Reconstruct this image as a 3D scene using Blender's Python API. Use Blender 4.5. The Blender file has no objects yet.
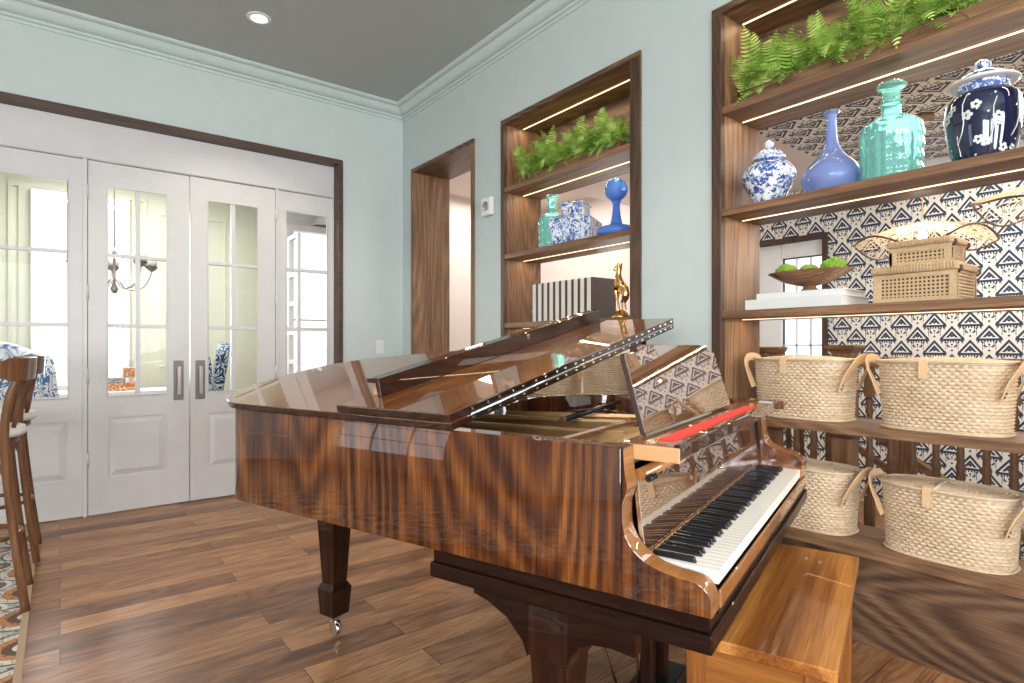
import bpy, bmesh, math, random
from math import sin, cos, pi, radians, sqrt, atan2
from mathutils import Vector, Matrix
random.seed(7)
COL = bpy.context.scene.collection
PI = pi

# ------------------------------------------------------------------ node maths
class N:
    """a float socket with arithmetic"""
    def __init__(s, t, sock): s.t = t; s.s = sock
    def _op(s, op, o=None, p=None):
        n = s.t.nodes.new('ShaderNodeMath'); n.operation = op
        for i, v in enumerate((s, o, p)):
            if v is None: continue
            if isinstance(v, N): s.t.links.new(v.s, n.inputs[i])
            else: n.inputs[i].default_value = float(v)
        return N(s.t, n.outputs[0])
    def __add__(s, o): return s._op('ADD', o)
    __radd__ = __add__
    def __sub__(s, o): return s._op('SUBTRACT', o)
    def __mul__(s, o): return s._op('MULTIPLY', o)
    __rmul__ = __mul__
    def __truediv__(s, o): return s._op('DIVIDE', o)
    def abs(s): return s._op('ABSOLUTE')
    def fract(s): return s._op('FRACT')
    def floor(s): return s._op('FLOOR')
    def sin(s): return s._op('SINE')
    def lt(s, o): return s._op('LESS_THAN', o)
    def gt(s, o): return s._op('GREATER_THAN', o)
    def max(s, o): return s._op('MAXIMUM', o)
    def min(s, o): return s._op('MINIMUM', o)
    def pw(s, o): return s._op('POWER', o)
    def clamp(s):
        r = s._op('ADD', 0.0); r.s.node.use_clamp = True; return r

class Mat:
    def __init__(s, name):
        s.m = bpy.data.materials.new(name); s.m.use_nodes = True
        s.t = s.m.node_tree; s.n = s.t.nodes; s.l = s.t.links
        s.b = s.n['Principled BSDF']; s._c = None
    def new(s, typ, **kw):
        n = s.n.new(typ)
        for k, v in kw.items(): setattr(n, k, v)
        return n
    def coord(s, out='Object'):
        if s._c is None: s._c = s.new('ShaderNodeTexCoord')
        return s._c.outputs[out]
    def mapped(s, scale=(1,1,1), loc=(0,0,0), rot=(0,0,0), out='Object'):
        m = s.new('ShaderNodeMapping'); s.l.new(s.coord(out), m.inputs[0])
        m.inputs['Scale'].default_value = scale; m.inputs['Location'].default_value = loc; m.inputs['Rotation'].default_value = rot
        return m.outputs[0]
    def xyz(s, vec=None):
        x = s.new('ShaderNodeSeparateXYZ'); s.l.new(vec if vec is not None else s.coord(), x.inputs[0])
        return [N(s.t, o) for o in x.outputs]
    def vec(s, x, y, z):
        c = s.new('ShaderNodeCombineXYZ')
        for i, v in enumerate((x, y, z)):
            if isinstance(v, N): s.l.new(v.s, c.inputs[i])
            else: c.inputs[i].default_value = v
        return c.outputs[0]
    def noise(s, vec, scale=5, detail=2, rough=.5, dist=0):
        n = s.new('ShaderNodeTexNoise'); s.l.new(vec, n.inputs['Vector'])
        n.inputs['Scale'].default_value = scale; n.inputs['Detail'].default_value = detail
        n.inputs['Roughness'].default_value = rough; n.inputs['Distortion'].default_value = dist
        return N(s.t, n.outputs[0])
    def ramp(s, f, stops):
        r = s.new('ShaderNodeValToRGB'); s.l.new(f.s, r.inputs[0]); e = r.color_ramp.elements
        while len(e) > 1: e.remove(e[0])
        for i, (p, c) in enumerate(stops):
            q = e[0] if i == 0 else e.new(p)
            q.position = p; q.color = (*c, 1) if len(c) == 3 else c
        return r.outputs[0]
    def mix(s, f, a, b, blend='MIX'):
        m = s.new('ShaderNodeMix', data_type='RGBA', blend_type=blend)
        if isinstance(f, N): s.l.new(f.s, m.inputs[0])
        else: m.inputs[0].default_value = f
        for i, v in ((6, a), (7, b)):
            if isinstance(v, tuple): m.inputs[i].default_value = (*v, 1)
            else: s.l.new(v, m.inputs[i])
        return m.outputs[2]
    def col(s, c):
        if isinstance(c, tuple): s.b.inputs['Base Color'].default_value = (*c, 1)
        else: s.l.new(c, s.b.inputs['Base Color'])
        return s
    def set(s, **kw):
        for k, v in kw.items():
            i = s.b.inputs[k.replace('_', ' ')]
            if isinstance(v, N): s.l.new(v.s, i)
            else: i.default_value = v
        return s
    def bump(s, f, strength=.3, dist=.01):
        b = s.new('ShaderNodeBump'); s.l.new(f.s, b.inputs['Height'])
        b.inputs['Strength'].default_value = strength; b.inputs['Distance'].default_value = dist
        s.l.new(b.outputs[0], s.b.inputs['Normal']); return s

def plain(name, c, rough=.5, metal=0, **kw):
    """procedural plain surface with faint mottling"""
    m = Mat(name); f = m.noise(m.coord(), 9, 3)
    d = tuple(max(0, v*.975) for v in c); l = tuple(min(1, v*1.02) for v in c)
    m.col(m.ramp(f, [(.3, d), (.7, l)])); m.set(Roughness=rough, Metallic=metal, **kw)
    return m.m

def wood(name, stops, axis='X', scale=1., rings=7., fine=.35, rough=.4, coat=0., bump=.0, seed=0., stretch=.14, bandw=.17):
    m = Mat(name)
    st = [1., 1., 1.]; st['XYZ'.index(axis)] = stretch
    v = m.mapped(tuple(scale*q for q in st), (seed, seed*1.7, seed*.6))
    big = m.noise(v, 1.5, 1., .4, .0)
    band = ((big*rings*3.4*2*PI).sin()*.5+.5)
    st2 = [170., 170., 170.]; st2['XYZ'.index(axis)] = 5.
    fn = m.noise(m.mapped(tuple(q*scale for q in st2), (seed,)*3), 1., 3., .65)
    st3 = [38., 38., 38.]; st3['XYZ'.index(axis)] = 1.3
    md = m.noise(m.mapped(tuple(q*scale for q in st3), (seed+3,)*3), 1., 3., .6)
    st4 = [5., 5., 5.]; st4['XYZ'.index(axis)] = .8
    lo = m.noise(m.mapped(tuple(q*scale for q in st4), (seed+9,)*3), 1., 2., .5)
    f = (band*bandw+fn*fine*1.5+md*.62+lo*.5-(fine*.75+.055+bandw*.5)).clamp()
    m.col(m.ramp(f, stops))
    m.set(Roughness=rough)
    if coat: m.set(Coat_Weight=coat, Coat_Roughness=.015, Specular_IOR_Level=.08)
    if bump: m.bump(fn, bump, .002)
    return m.m

M = {}
# ---- piano
PV = [(.14, (.012, .004, .002)), (.38, (.042, .011, .004)), (.58, (.112, .034, .008)), (.85, (.255, .092, .022))]
M['veneer'] = wood('walnut_veneer_vertical', PV, 'Z', 1.45, 7.5, .34, .28, 1., stretch=.2, bandw=.2)
M['veneer_x'] = wood('walnut_veneer_across', [(.1, (.05, .015, .006)), (.45, (.15, .048, .014)), (.65, (.24, .085, .022)), (.95, (.38, .15, .045))], 'X', 1.1, 6., .34, .26, 1., seed=2.)
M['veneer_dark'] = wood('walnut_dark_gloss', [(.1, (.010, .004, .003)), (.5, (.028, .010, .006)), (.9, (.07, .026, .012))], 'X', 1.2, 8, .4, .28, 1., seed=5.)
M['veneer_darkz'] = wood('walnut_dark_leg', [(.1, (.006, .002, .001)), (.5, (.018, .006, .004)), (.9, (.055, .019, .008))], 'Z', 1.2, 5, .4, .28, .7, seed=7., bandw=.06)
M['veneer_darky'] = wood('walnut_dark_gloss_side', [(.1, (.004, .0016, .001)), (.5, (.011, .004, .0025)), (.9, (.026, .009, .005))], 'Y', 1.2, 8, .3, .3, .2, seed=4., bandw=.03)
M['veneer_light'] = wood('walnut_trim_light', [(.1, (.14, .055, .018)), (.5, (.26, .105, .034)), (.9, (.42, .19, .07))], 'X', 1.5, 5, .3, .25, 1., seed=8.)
M['endgrain'] = plain('raw_wood_edge', (.50, .27, .12), .5)
M['black'] = plain('black_satin', (.012, .011, .012), .22)
M['blackkey'] = plain('ebony_key', (.012, .013, .016), .16)
M['whitekey'] = plain('ivory_key', (.83, .81, .76), .2)
M['chrome'] = plain('polished_steel', (.75, .76, .78), .14, 1.)
M['brass'] = plain('aged_brass', (.62, .42, .2), .25, 1.)
M['plate'] = plain('gold_iron_plate', (.46, .27, .11), .38, .55)
M['felt'] = plain('red_felt', (.80, .045, .035), .95)
M['string'] = plain('steel_string', (.50, .36, .20), .4, 1.)
# ---- bench
M['bench'] = wood('bench_top_wood', [(.1, (.10, .028, .007)), (.38, (.24, .082, .018)), (.62, (.41, .165, .040)), (.9, (.58, .29, .085))], 'X', 1.0, 5.5, .36, .3, .5, seed=11., stretch=.14, bandw=.34)
M['bench_y'] = wood('bench_rail_wood', [(.1, (.12, .035, .009)), (.5, (.26, .095, .022)), (.9, (.44, .19, .05))], 'Y', 1.0, 4.5, .36, .3, .6, seed=13.)
M['bench_leg'] = wood('bench_leg_wood', [(.1, (.11, .035, .010)), (.5, (.24, .085, .022)), (.9, (.38, .16, .045))], 'Z', 1.2, 4, .36, .3, .6, seed=12.)
# ---- joinery
OAK = [(.12, (.045, .021, .010)), (.36, (.125, .060, .028)), (.6, (.225, .118, .057)), (.9, (.38, .22, .115))]
M['oak_y'] = wood('oak_stained_along', OAK, 'Y', 1.5, 8, .55, .5, .0, .25, seed=1.)
M['oak_z'] = wood('oak_stained_upright', OAK, 'Z', 1.5, 8, .55, .5, .0, .25, seed=3., stretch=.12)
M['oak_x'] = wood('oak_stained_cross', OAK, 'X', 1.5, 8, .55, .5, .0, .25, seed=6.)
M['oak_face'] = wood('oak_stained_face', [(.1, (.022, .011, .008)), (.38, (.050, .024, .014)), (.62, (.090, .046, .026)), (.95, (.15, .08, .046))], 'Z', 1.7, 9, .5, .45, .0, .25, seed=9.)
M['oak_faceh'] = wood('oak_stained_face_level', [(.1, (.024, .012, .007)), (.36, (.070, .035, .019)), (.6, (.13, .070, .038)), (.92, (.22, .125, .07))], 'Y', 1.9, 9, .5, .45, .0, .25, seed=15., bandw=.3)
M['oak_faceh_x'] = wood('oak_stained_face_cross', [(.1, (.022, .011, .008)), (.5, (.060, .030, .018)), (.95, (.13, .07, .042))], 'X', 1.3, 9, .5, .45, .0, .25, seed=16.)
M['stool'] = wood('bentwood_stain', [(.1, (.045, .018, .009)), (.5, (.125, .055, .026)), (.9, (.23, .115, .055))], 'Z', 3., 4, .4, .35, .3, seed=18.)
M['cushion'] = plain('stool_cushion', (.62, .60, .57), .8)
M['wall'] = plain('pale_aqua_paint', (.475, .53, .512), .6)
M['white'] = plain('white_paint', (.56, .54, .53), .4)
M['crown'] = plain('aqua_gloss_paint', (.48, .55, .535), .25)
M['green'] = plain('celery_green_paint', (.60, .625, .50), .6)
M['blush'] = plain('hall_cream_paint', (.72, .64, .59), .7)
M['bright'] = plain('hall_white_paint', (.80, .81, .82), .6)
M['ceil'] = plain('grey_ceiling_paint', (.39, .425, .41), .8)
M['porcelain'] = plain('white_porcelain', (.68, .68, .66), .12)
M['paper'] = plain('book_paper', (.64, .61, .56), .8)
M['nickel'] = plain('brushed_nickel', (.33, .29, .26), .36, .7)
M['plate_metal'] = plain('antique_nickel', (.17, .14, .125), .42, .6)
M['moss'] = plain('moss_green', (.16, .30, .025), .9)
M['leather'] = plain('tan_leather', (.62, .41, .23), .5)
M['gold'] = plain('gold_leaf', (.72, .42, .18), .25, 1.)
M['led'] = Mat('led_strip'); M['led'].col((1, .9, .75)); M['led'].set(Emission_Color=(1, .70, .40, 1), Emission_Strength=1.6); M['led'] = M['led'].m
M['lamp'] = Mat('lamp_glow'); M['lamp'].col((1, 1, 1)); M['lamp'].set(Emission_Color=(1, .93, .8, 1), Emission_Strength=12.); M['lamp'] = M['lamp'].m

def floor_mat():
    m = Mat('wide_walnut_planks')
    br = m.new('ShaderNodeTexBrick'); m.l.new(m.coord(), br.inputs['Vector'])
    br.offset = .37; br.offset_frequency = 2
    br.inputs['Color1'].default_value = (0, 0, 0, 1); br.inputs['Color2'].default_value = (1, 1, 1, 1)
    br.inputs['Mortar'].default_value = (.5, .5, .5, 1)
    for k, v in (('Scale', 1.), ('Mortar Size', .0016), ('Brick Width', 1.15), ('Row Height', .148), ('Bias', 0.), ('Mortar Smooth', .1)): br.inputs[k].default_value = v
    sx = m.new('ShaderNodeSeparateColor'); m.l.new(br.outputs['Color'], sx.inputs[0]); tint = N(m.t, sx.outputs[0])
    mort = N(m.t, br.outputs['Fac'])
    x, y, z = m.xyz()
    v = m.vec(x*.55+tint*13, y*3.6+tint*31, tint*7)
    big = m.noise(v, 1.6, 3, .5, .4); band = (big*95.).sin()*.5+.5
    fn = m.noise(m.vec(x*5, y*120, tint*5), 1., 3, .6)
    blot = m.noise(m.vec(x*1.3+tint*5, y*6, tint*3), 2.0, 4, .6)
    f = (band*.14+fn*.34+blot*.62+tint*.36-.33).clamp()
    c = m.ramp(f, [(.08, (.075, .030, .013)), (.33, (.21, .092, .040)), (.58, (.38, .19, .085)), (.9, (.60, .35, .18))])
    c = m.mix(mort, c, (.035, .02, .014))
    m.col(c); m.set(Roughness=(fn*.15+.25), Specular_IOR_Level=.3); m.bump((fn*.3-mort), .22, .002)
    return m.m
M['floor'] = floor_mat()

def wallpaper(name, axes):
    """cream paper with navy tribal triangles; axes = (index of u, index of v)"""
    m = Mat(name); c = m.xyz(); u = c[axes[0]]/.21; v = c[axes[1]]/.20
    def motif(fu, fv):
        x = (fu.fract()-.5).abs(); xs = fu.fract()-.5; y = fv.fract()-.5
        w = (y*-1.+.31)*.74
        up = y.gt(-.17)*y.lt(.33)
        outer = x.lt(w)*x.gt(w-.085)*up
        inner = x.lt(w-.14)*x.gt(w-.225)*y.gt(-.12)*up
        core = (x+(y+.06).abs()).lt(.055)
        base = x.lt(.345)*y.gt(-.235)*y.lt(-.155)
        teeth = x.lt(.33)*y.gt(-.29)*y.lt(-.235)*((xs*13.).fract()-.5).abs().lt(.27)
        d = outer.max(inner).max(core).max(base).max(teeth)
        for px, py, r in ((.33, .20, .030), (.20, .38, .030), (.42, .06, .028), (.0, .43, .034), (.12, -.40, .03), (.0, -.36, .03)):
            d = d.max(((x-px)*(x-px)+(y-py)*(y-py)).lt(r*r))
        d = d.max((x-.33).abs().lt(.009)*y.lt(.2)*y.gt(-.05)).max((x-.20).abs().lt(.009)*y.lt(.38)*y.gt(.16))
        d = d.max(x.lt(.009)*y.lt(-.34)*y.gt(-.47)).max((x-.12).abs().lt(.009)*y.lt(-.3)*y.gt(-.47))
        return d
    d = motif(u, v).max(motif(u+.5, v+.5))
    m.col(m.mix(d, (.80, .76, .70), (.022, .04, .085))); m.set(Roughness=.7)
    return m.m
M['paper_wall'] = wallpaper('tribal_wallpaper', (1, 2))
M['paper_ceil'] = wallpaper('tribal_ceiling_paper', (1, 0))

def wicker(name, c0, c1, rough=.6):
    m = Mat(name); x, y, z = m.xyz()
    a = m.noise(m.vec(x*8, y*8, z*160), 1., 2); b = m.noise(m.coord(), 60, 2)
    big = m.noise(m.coord(), 7, 2)
    m.col(m.ramp((a*.5+b*.3+big*.35-.07).clamp(), [(.25, c0), (.75, c1)])); m.set(Roughness=rough)
    return m.m
M['wicker'] = wicker('willow_weave', (.36, .23, .12), (.70, .565, .41))
M['rattan'] = wicker('rattan_wrap', (.34, .21, .10), (.58, .42, .255))
def cane_mat():
    m = Mat('cane_webbing'); x, y, z = m.xyz()
    a = ((y/.0145).fract()-.5); b = ((z/.0145).fract()-.5)
    hole = (a*a+b*b).lt(.085)
    m.col(m.mix(hole, (.46, .31, .17), (.030, .017, .010))); m.set(Roughness=.6); return m.m
M['cane'] = cane_mat()

def blue_white(name, sc, thr=.5, base=(.80, .81, .82), ink=(.03, .07, .28)):
    m = Mat(name); f = m.noise(m.coord(), sc, 4, .65, 1.1); g = m.noise(m.coord(), sc*.35, 2, .5, .5)
    m.col(m.ramp((f*.75+g*.25), [(thr-.03, base), (thr+.0, (.20, .30, .55)), (thr+.04, ink)])); m.set(Roughness=.08, Coat_Weight=1.)
    return m.m
M['bw'] = blue_white('blue_white_glaze', 38.)
M['bw_dense'] = blue_white('blue_white_bands', 58., .50, (.72, .74, .77), (.06, .11, .30))
M['navy'] = plain('navy_glaze', (.006, .012, .045), .05, 0, Coat_Weight=1.)
def glass(name, c, quilt=0., rough=.02, tr=.86):
    m = Mat(name); m.col(c); m.set(Transmission_Weight=tr, Roughness=rough, IOR=1.35)
    if quilt:
        vo = m.new('ShaderNodeTexVoronoi', feature='SMOOTH_F1'); m.l.new(m.coord(), vo.inputs['Vector']); vo.inputs['Scale'].default_value = quilt
        m.bump(N(m.t, vo.outputs['Distance']), .6, .008)
    return m.m
M['teal'] = glass('turquoise_glass', (.48, .90, .83), 0, .03, .78)
M['peri'] = glass('periwinkle_glass', (.46, .58, .95), 0, .04, .7)
M['cobalt'] = glass('cobalt_glass', (.16, .38, .93), 0, .05, .6)
def pane():
    m = Mat('window_pane'); t = m.new('ShaderNodeBsdfTransparent'); g = m.new('ShaderNodeBsdfGlossy'); g.inputs['Roughness'].default_value = .02
    mx = m.new('ShaderNodeMixShader'); mx.inputs[0].default_value = .005
    m.l.new(t.outputs[0], mx.inputs[1]); m.l.new(g.outputs[0], mx.inputs[2]); m.l.new(mx.outputs[0], m.n['Material Output'].inputs[0]); return m.m
M['pane'] = pane()
def mirror_mat():
    m = Mat('mirror_glass'); m.col((.86, .88, .9)); m.set(Metallic=1., Roughness=.02); return m.m
M['mirror'] = mirror_mat()
def swirl(name, sc, base, ink, thr):
    m = Mat(name); f = m.noise(m.coord(), sc, 1.5, .5, 1.6)
    s = (f*38.).sin()
    m.col(m.mix(s.gt(thr), base, ink)); m.set(Roughness=.9); return m.m
M['fab_blue'] = swirl('blue_swirl_fabric', 6., (.74, .77, .78), (.07, .16, .34), .35)
M['fab_navy'] = swirl('navy_swirl_fabric', 8., (.42, .50, .56), (.014, .03, .08), -.2)
def rug():
    m = Mat('patterned_rug'); x, y, z = m.xyz()
    u = (x/.34).fract()-.5; v = (y/.34).fract()-.5; r = (u*u+v*v).pw(.5)
    u2 = (x/.34+.5).fract()-.5; v2 = (y/.34+.5).fract()-.5; r2 = (u2*u2+v2*v2).pw(.5)
    c = m.mix(r.lt(.47), (.38, .38, .36), (.10, .10, .11))
    c = m.mix(r.lt(.43), c, (.55, .50, .43)); c = m.mix(r.lt(.33), c, (.40, .19, .075)); c = m.mix(r.lt(.22), c, (.10, .055, .035)); c = m.mix(r.lt(.12), c, (.60, .52, .42))
    c = m.mix(r2.lt(.26), c, (.60, .56, .5)); c = m.mix(r2.lt(.20), c, (.13, .11, .11)); c = m.mix(r2.lt(.1), c, (.45, .24, .10))
    c = m.mix((m.noise(m.coord(), 22, 2, .5, 1.)-.5).abs().lt(.02), c, (.10, .09, .09))
    m.col(c); m.set(Roughness=.95); return m.m
M['rug'] = rug()
def leafmat():
    m = Mat('fern_leaf'); f = m.noise(m.coord(), 14, 2)
    m.col(m.ramp(f, [(.3, (.12, .25, .03)), (.5, (.30, .48, .07)), (.7, (.58, .70, .22))])); m.set(Roughness=.55, Subsurface_Weight=0.); return m.m
M['leaf'] = leafmat()

# ------------------------------------------------------------------ mesh builder
class MB:
    def __init__(s): s.b = bmesh.new(); s.X = Matrix()
    def v(s, p): return s.b.verts.new(s.X @ Vector(p))
    def face(s, vs, mi=0, sm=False):
        try: f = s.b.faces.new(vs)
        except ValueError: return None
        f.material_index = mi; f.smooth = sm; return f
    def box(s, x0, x1, y0, y1, z0, z1, mi=0):
        if x0 > x1: x0, x1 = x1, x0
        if y0 > y1: y0, y1 = y1, y0
        q = [s.v(p) for p in ((x0,y0,z0),(x1,y0,z0),(x1,y1,z0),(x0,y1,z0),(x0,y0,z1),(x1,y0,z1),(x1,y1,z1),(x0,y1,z1))]
        for f in ((3,2,1,0),(4,5,6,7),(0,1,5,4),(1,2,6,5),(2,3,7,6),(3,0,4,7)): s.face([q[i] for i in f], mi)
        return s
    def hexa(s, lo, hi, mi=0):
        """lo, hi: four points each"""
        a = [s.v(p) for p in lo]; c = [s.v(p) for p in hi]
        s.face(a[::-1], mi); s.face(c, mi)
        for i in range(4): s.face([a[i], a[(i+1)%4], c[(i+1)%4], c[i]], mi)
        return s
    def prism(s, pts, fn0, fn1, mi=0, sm=False, mi_side=None, nside=None):
        """pts 2-D; fn0/fn1 map a 2-D point to 3-D for the two ends"""
        a = [s.v(fn0(p)) for p in pts]; c = [s.v(fn1(p)) for p in pts]; n = len(pts)
        s.face(a[::-1], mi); s.face(c, mi)
        for i in range(n): s.face([a[i], a[(i+1)%n], c[(i+1)%n], c[i]], mi if mi_side is None or (nside is not None and i >= nside) else mi_side, sm)
        return s
    def lathe(s, prof, c=(0,0,0), seg=32, mi=0, sx=1., sy=1., sm=True, cap=True, fn=None):
        rings = []
        for r, z in prof:
            ring = []
            for k in range(seg):
                t = 2*PI*k/seg
                rr = r if fn is None else fn(r, z, t)
                ring.append(s.v((c[0]+rr*cos(t)*sx, c[1]+rr*sin(t)*sy, c[2]+z)))
            rings.append(ring)
        for i in range(len(rings)-1):
            for k in range(seg):
                s.face([rings[i][k], rings[i][(k+1)%seg], rings[i+1][(k+1)%seg], rings[i+1][k]], mi, sm)
        if cap:
            if prof[0][0] > 1e-5: s.face(rings[0][::-1], mi)
            if prof[-1][0] > 1e-5: s.face(rings[-1], mi)
        return s
    def tube(s, pts, r, seg=8, mi=0, caps=True, flat=1., closed=False):
        P = [Vector(p) for p in pts]; n = len(P)
        R = r if isinstance(r, (list, tuple)) else [r]*n
        rings = []; prev = None
        for i in range(n):
            if closed: t = P[(i+1)%n]-P[i-1]
            else: t = P[min(i+1, n-1)]-P[max(i-1, 0)]
            if t.length < 1e-9: t = Vector((0,0,1))
            t.normalize()
            if prev is None:
                a = Vector((0,0,1)) if abs(t.z) < .9 else Vector((1,0,0))
            else: a = prev
            u = t.cross(a).normalized(); w = u.cross(t).normalized(); prev = w
            rings.append([s.v(P[i]+u*R[i]*cos(2*PI*k/seg)*flat+w*R[i]*sin(2*PI*k/seg)) for k in range(seg)])
        for i in range(n if closed else n-1):
            j = (i+1) % n
            for k in range(seg): s.face([rings[i][k], rings[i][(k+1)%seg], rings[j][(k+1)%seg], rings[j][k]], mi, True)
        if caps and not closed: s.face(rings[0][::-1], mi); s.face(rings[-1], mi)
        return s
    def sweep(s, path, prof, mi=0, closed=False):
        """path: list of (origin, outward 2-D vector); prof: (d, z) - mitred mouldings"""
        rings = [[s.v((o[0]+d*w[0], o[1]+d*w[1], o[2]+z)) for d, z in prof] for o, w in path]
        m = len(prof)
        for i in range(len(rings)-1):
            for k in range(m): s.face([rings[i][k], rings[i][(k+1)%m], rings[i+1][(k+1)%m], rings[i+1][k]], mi)
        s.face(rings[0][::-1], mi); s.face(rings[-1], mi)
        return s
    def strip(s, pts, w, th, mi=0, side=(0,1,0)):
        """flat strap: width w along side vector, thickness th"""
        S = Vector(side).normalized(); P = [Vector(p) for p in pts]; rings = []
        for i, p in enumerate(P):
            t = (P[min(i+1, len(P)-1)]-P[max(i-1, 0)]).normalized(); n = t.cross(S).normalized()
            rings.append([s.v(p+S*w/2+n*th/2), s.v(p-S*w/2+n*th/2), s.v(p-S*w/2-n*th/2), s.v(p+S*w/2-n*th/2)])
        for i in range(len(rings)-1):
            for k in range(4): s.face([rings[i][k], rings[i][(k+1)%4], rings[i+1][(k+1)%4], rings[i+1][k]], mi)
        s.face(rings[0][::-1], mi); s.face(rings[-1], mi)
        return s
    def ball(s, c, r, seg=16, mi=0, sz=1.):
        n = seg//2
        return s.lathe([(max(1e-6, r*sin(PI*i/n)), -r*cos(PI*i/n)*sz) for i in range(n+1)], c, seg, mi, cap=False)
    def build(s, name, mats, parent=None, bevel=0., seg=2, auto=True):
        bmesh.ops.remove_doubles(s.b, verts=s.b.verts, dist=1e-6)
        bmesh.ops.recalc_face_normals(s.b, faces=s.b.faces)
        me = bpy.data.meshes.new(name); s.b.to_mesh(me); s.b.free()
        for m in (mats if isinstance(mats, (list, tuple)) else [mats]): me.materials.append(m)
        o = bpy.data.objects.new(name, me); COL.objects.link(o)
        if parent is not None: o.parent = parent
        if bevel:
            b = o.modifiers.new('bevel', 'BEVEL'); b.width = bevel; b.segments = seg; b.limit_method = 'ANGLE'; b.angle_limit = radians(40)
            b.harden_normals = False
        return o

def tag(o, label=None, cat=None, group=None, kind=None):
    if label: o['label'] = label
    if cat: o['category'] = cat
    if group: o['group'] = group
    if kind: o['kind'] = kind
    return o
def thing(name, label, cat, loc=(0,0,0), rz=0., group=None):
    o = bpy.data.objects.new(name, None); COL.objects.link(o); o.empty_display_size = .1
    o.location = loc; o.rotation_euler = (0, 0, rz); return tag(o, label, cat, group)
def struct(mb, name, mats, bevel=0., parent=None):
    o = mb.build(name, mats, parent, bevel)
    if parent is None: o['kind'] = 'structure'
    return o
KIDS = {}
def children(o): return [c for c in bpy.data.objects if c.parent == o]
def dup(root, loc, rz=None, label=None, group=None):
    kids = children(root)
    r = root.copy(); COL.objects.link(r); r.location = loc
    if rz is not None: r.rotation_euler = (0, 0, rz)
    if label: r['label'] = label
    if group: r['group'] = group
    for ch in kids:
        c = ch.copy(); COL.objects.link(c); c.parent = r
        for g in children(ch):
            d = g.copy(); COL.objects.link(d); d.parent = c
    return r
def smoothpoly(pts, n=8, closed=False):
    """Catmull-Rom through 2-D / 3-D points"""
    P = [Vector(p) for p in pts]; m = len(P); out = []
    rng = range(m if closed else m-1)
    for i in rng:
        if closed: a, b, c, d = P[i-1], P[i], P[(i+1)%m], P[(i+2)%m]
        else: a, b, c, d = P[max(i-1,0)], P[i], P[i+1], P[min(i+2, m-1)]
        for k in range(n):
            t = k/n
            out.append(tuple(.5*((2*b)+(c-a)*t+(2*a-5*b+4*c-d)*t*t+(3*b-a-3*c+d)*t**3)))
    if not closed: out.append(tuple(P[-1]))
    return out

# ------------------------------------------------------------------ room constants
XW = 2.59; YB = 5.05; YD = 5.15; ZC = 3.48; XL = -4.2; YF = -4.0
TK = .36                 # thickness of the right-hand wall
XH = 5.0                 # far wall of the stair hall
DY = 8.6; DZ = 3.3       # dining room back wall, ceiling

# floor: one slab, with stair hall floor
struct(MB().box(XL-.2, 3.62, YF-.2, DY+.2, -.12, 0), 'floor', M['floor'])
struct(MB().box(3.62, XH+.2, 1.55, DY+.2, -.12, 0), 'floor', M['floor'])
struct(MB().box(3.62, XH+.2, YF-.2, 1.55, -1.72, -1.6), 'floor', M['floor'])
struct(MB().box(XL-.2, XW+TK, YF-.2, YB+.16, ZC, ZC+.12), 'ceiling', M['ceil'])

# back wall with wide opening for the doors
OX0, OX1, OZ = -1.05, 1.95, 2.83
w = MB(); w.box(XL, OX0-.03, YB, YB+.16, 0, ZC).box(OX0-.03, OX1+.03, YB, YB+.16, OZ+.03, ZC).box(OX1+.03, XW+TK, YB, YB+.16, 0, ZC)
struct(w, 'wall_back', M['wall'])
# brown casing round that opening
def frame_xz(x0, x1, zt, y0, y1, fw):
    m = MB(); m.box(x0-fw, x0, y0, y1, 0, zt).box(x1, x1+fw, y0, y1, 0, zt).box(x0-fw, x1+fw, y0, y1, zt, zt+fw); return m
cas = frame_xz(OX0, OX1, OZ, YB-.02, YD-.006, .042)
struct(cas, 'trim_1', M['oak_faceh_x'], .002)

# right wall with three openings
DOOR = (3.86, 4.82, 2.82)
NICHE = (2.228, 3.43, .0, 2.845)
UNIT = (.05, 1.646, .0, 2.855)
w = MB(); x0, x1 = XW, XW+TK
w.box(x0, x1, YF, UNIT[0]-.05, 0, ZC).box(x0, x1, UNIT[0]-.05, UNIT[1]+.05, UNIT[3]+.04, ZC)
w.box(x0, x1, UNIT[1]+.05, NICHE[0]-.075, 0, ZC).box(x0, x1, NICHE[0]-.075, NICHE[1]+.037, NICHE[3]+.03, ZC)
w.box(x0, x1, NICHE[1]+.037, DOOR[0]-.035, 0, ZC).box(x0, x1, DOOR[0]-.035, DOOR[1]+.035, DOOR[2]+.035, ZC).box(x0, x1, DOOR[1]+.035, YB, 0, ZC)
struct(w, 'wall_right', M['wall'])
# doorway lining
m = MB(); m.box(XW-.018, XW+TK+.02, DOOR[0]-.035, DOOR[0], 0, DOOR[2]).box(XW-.018, XW+TK+.02, DOOR[1], DOOR[1]+.035, 0, DOOR[2])
struct(m, 'trim_2', M['oak_z'], .002)
struct(MB().box(XW-.018, XW+TK+.02, DOOR[0]-.035, DOOR[1]+.035, DOOR[2], DOOR[2]+.035), 'trim_2', M['oak_faceh'], .002)
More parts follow.
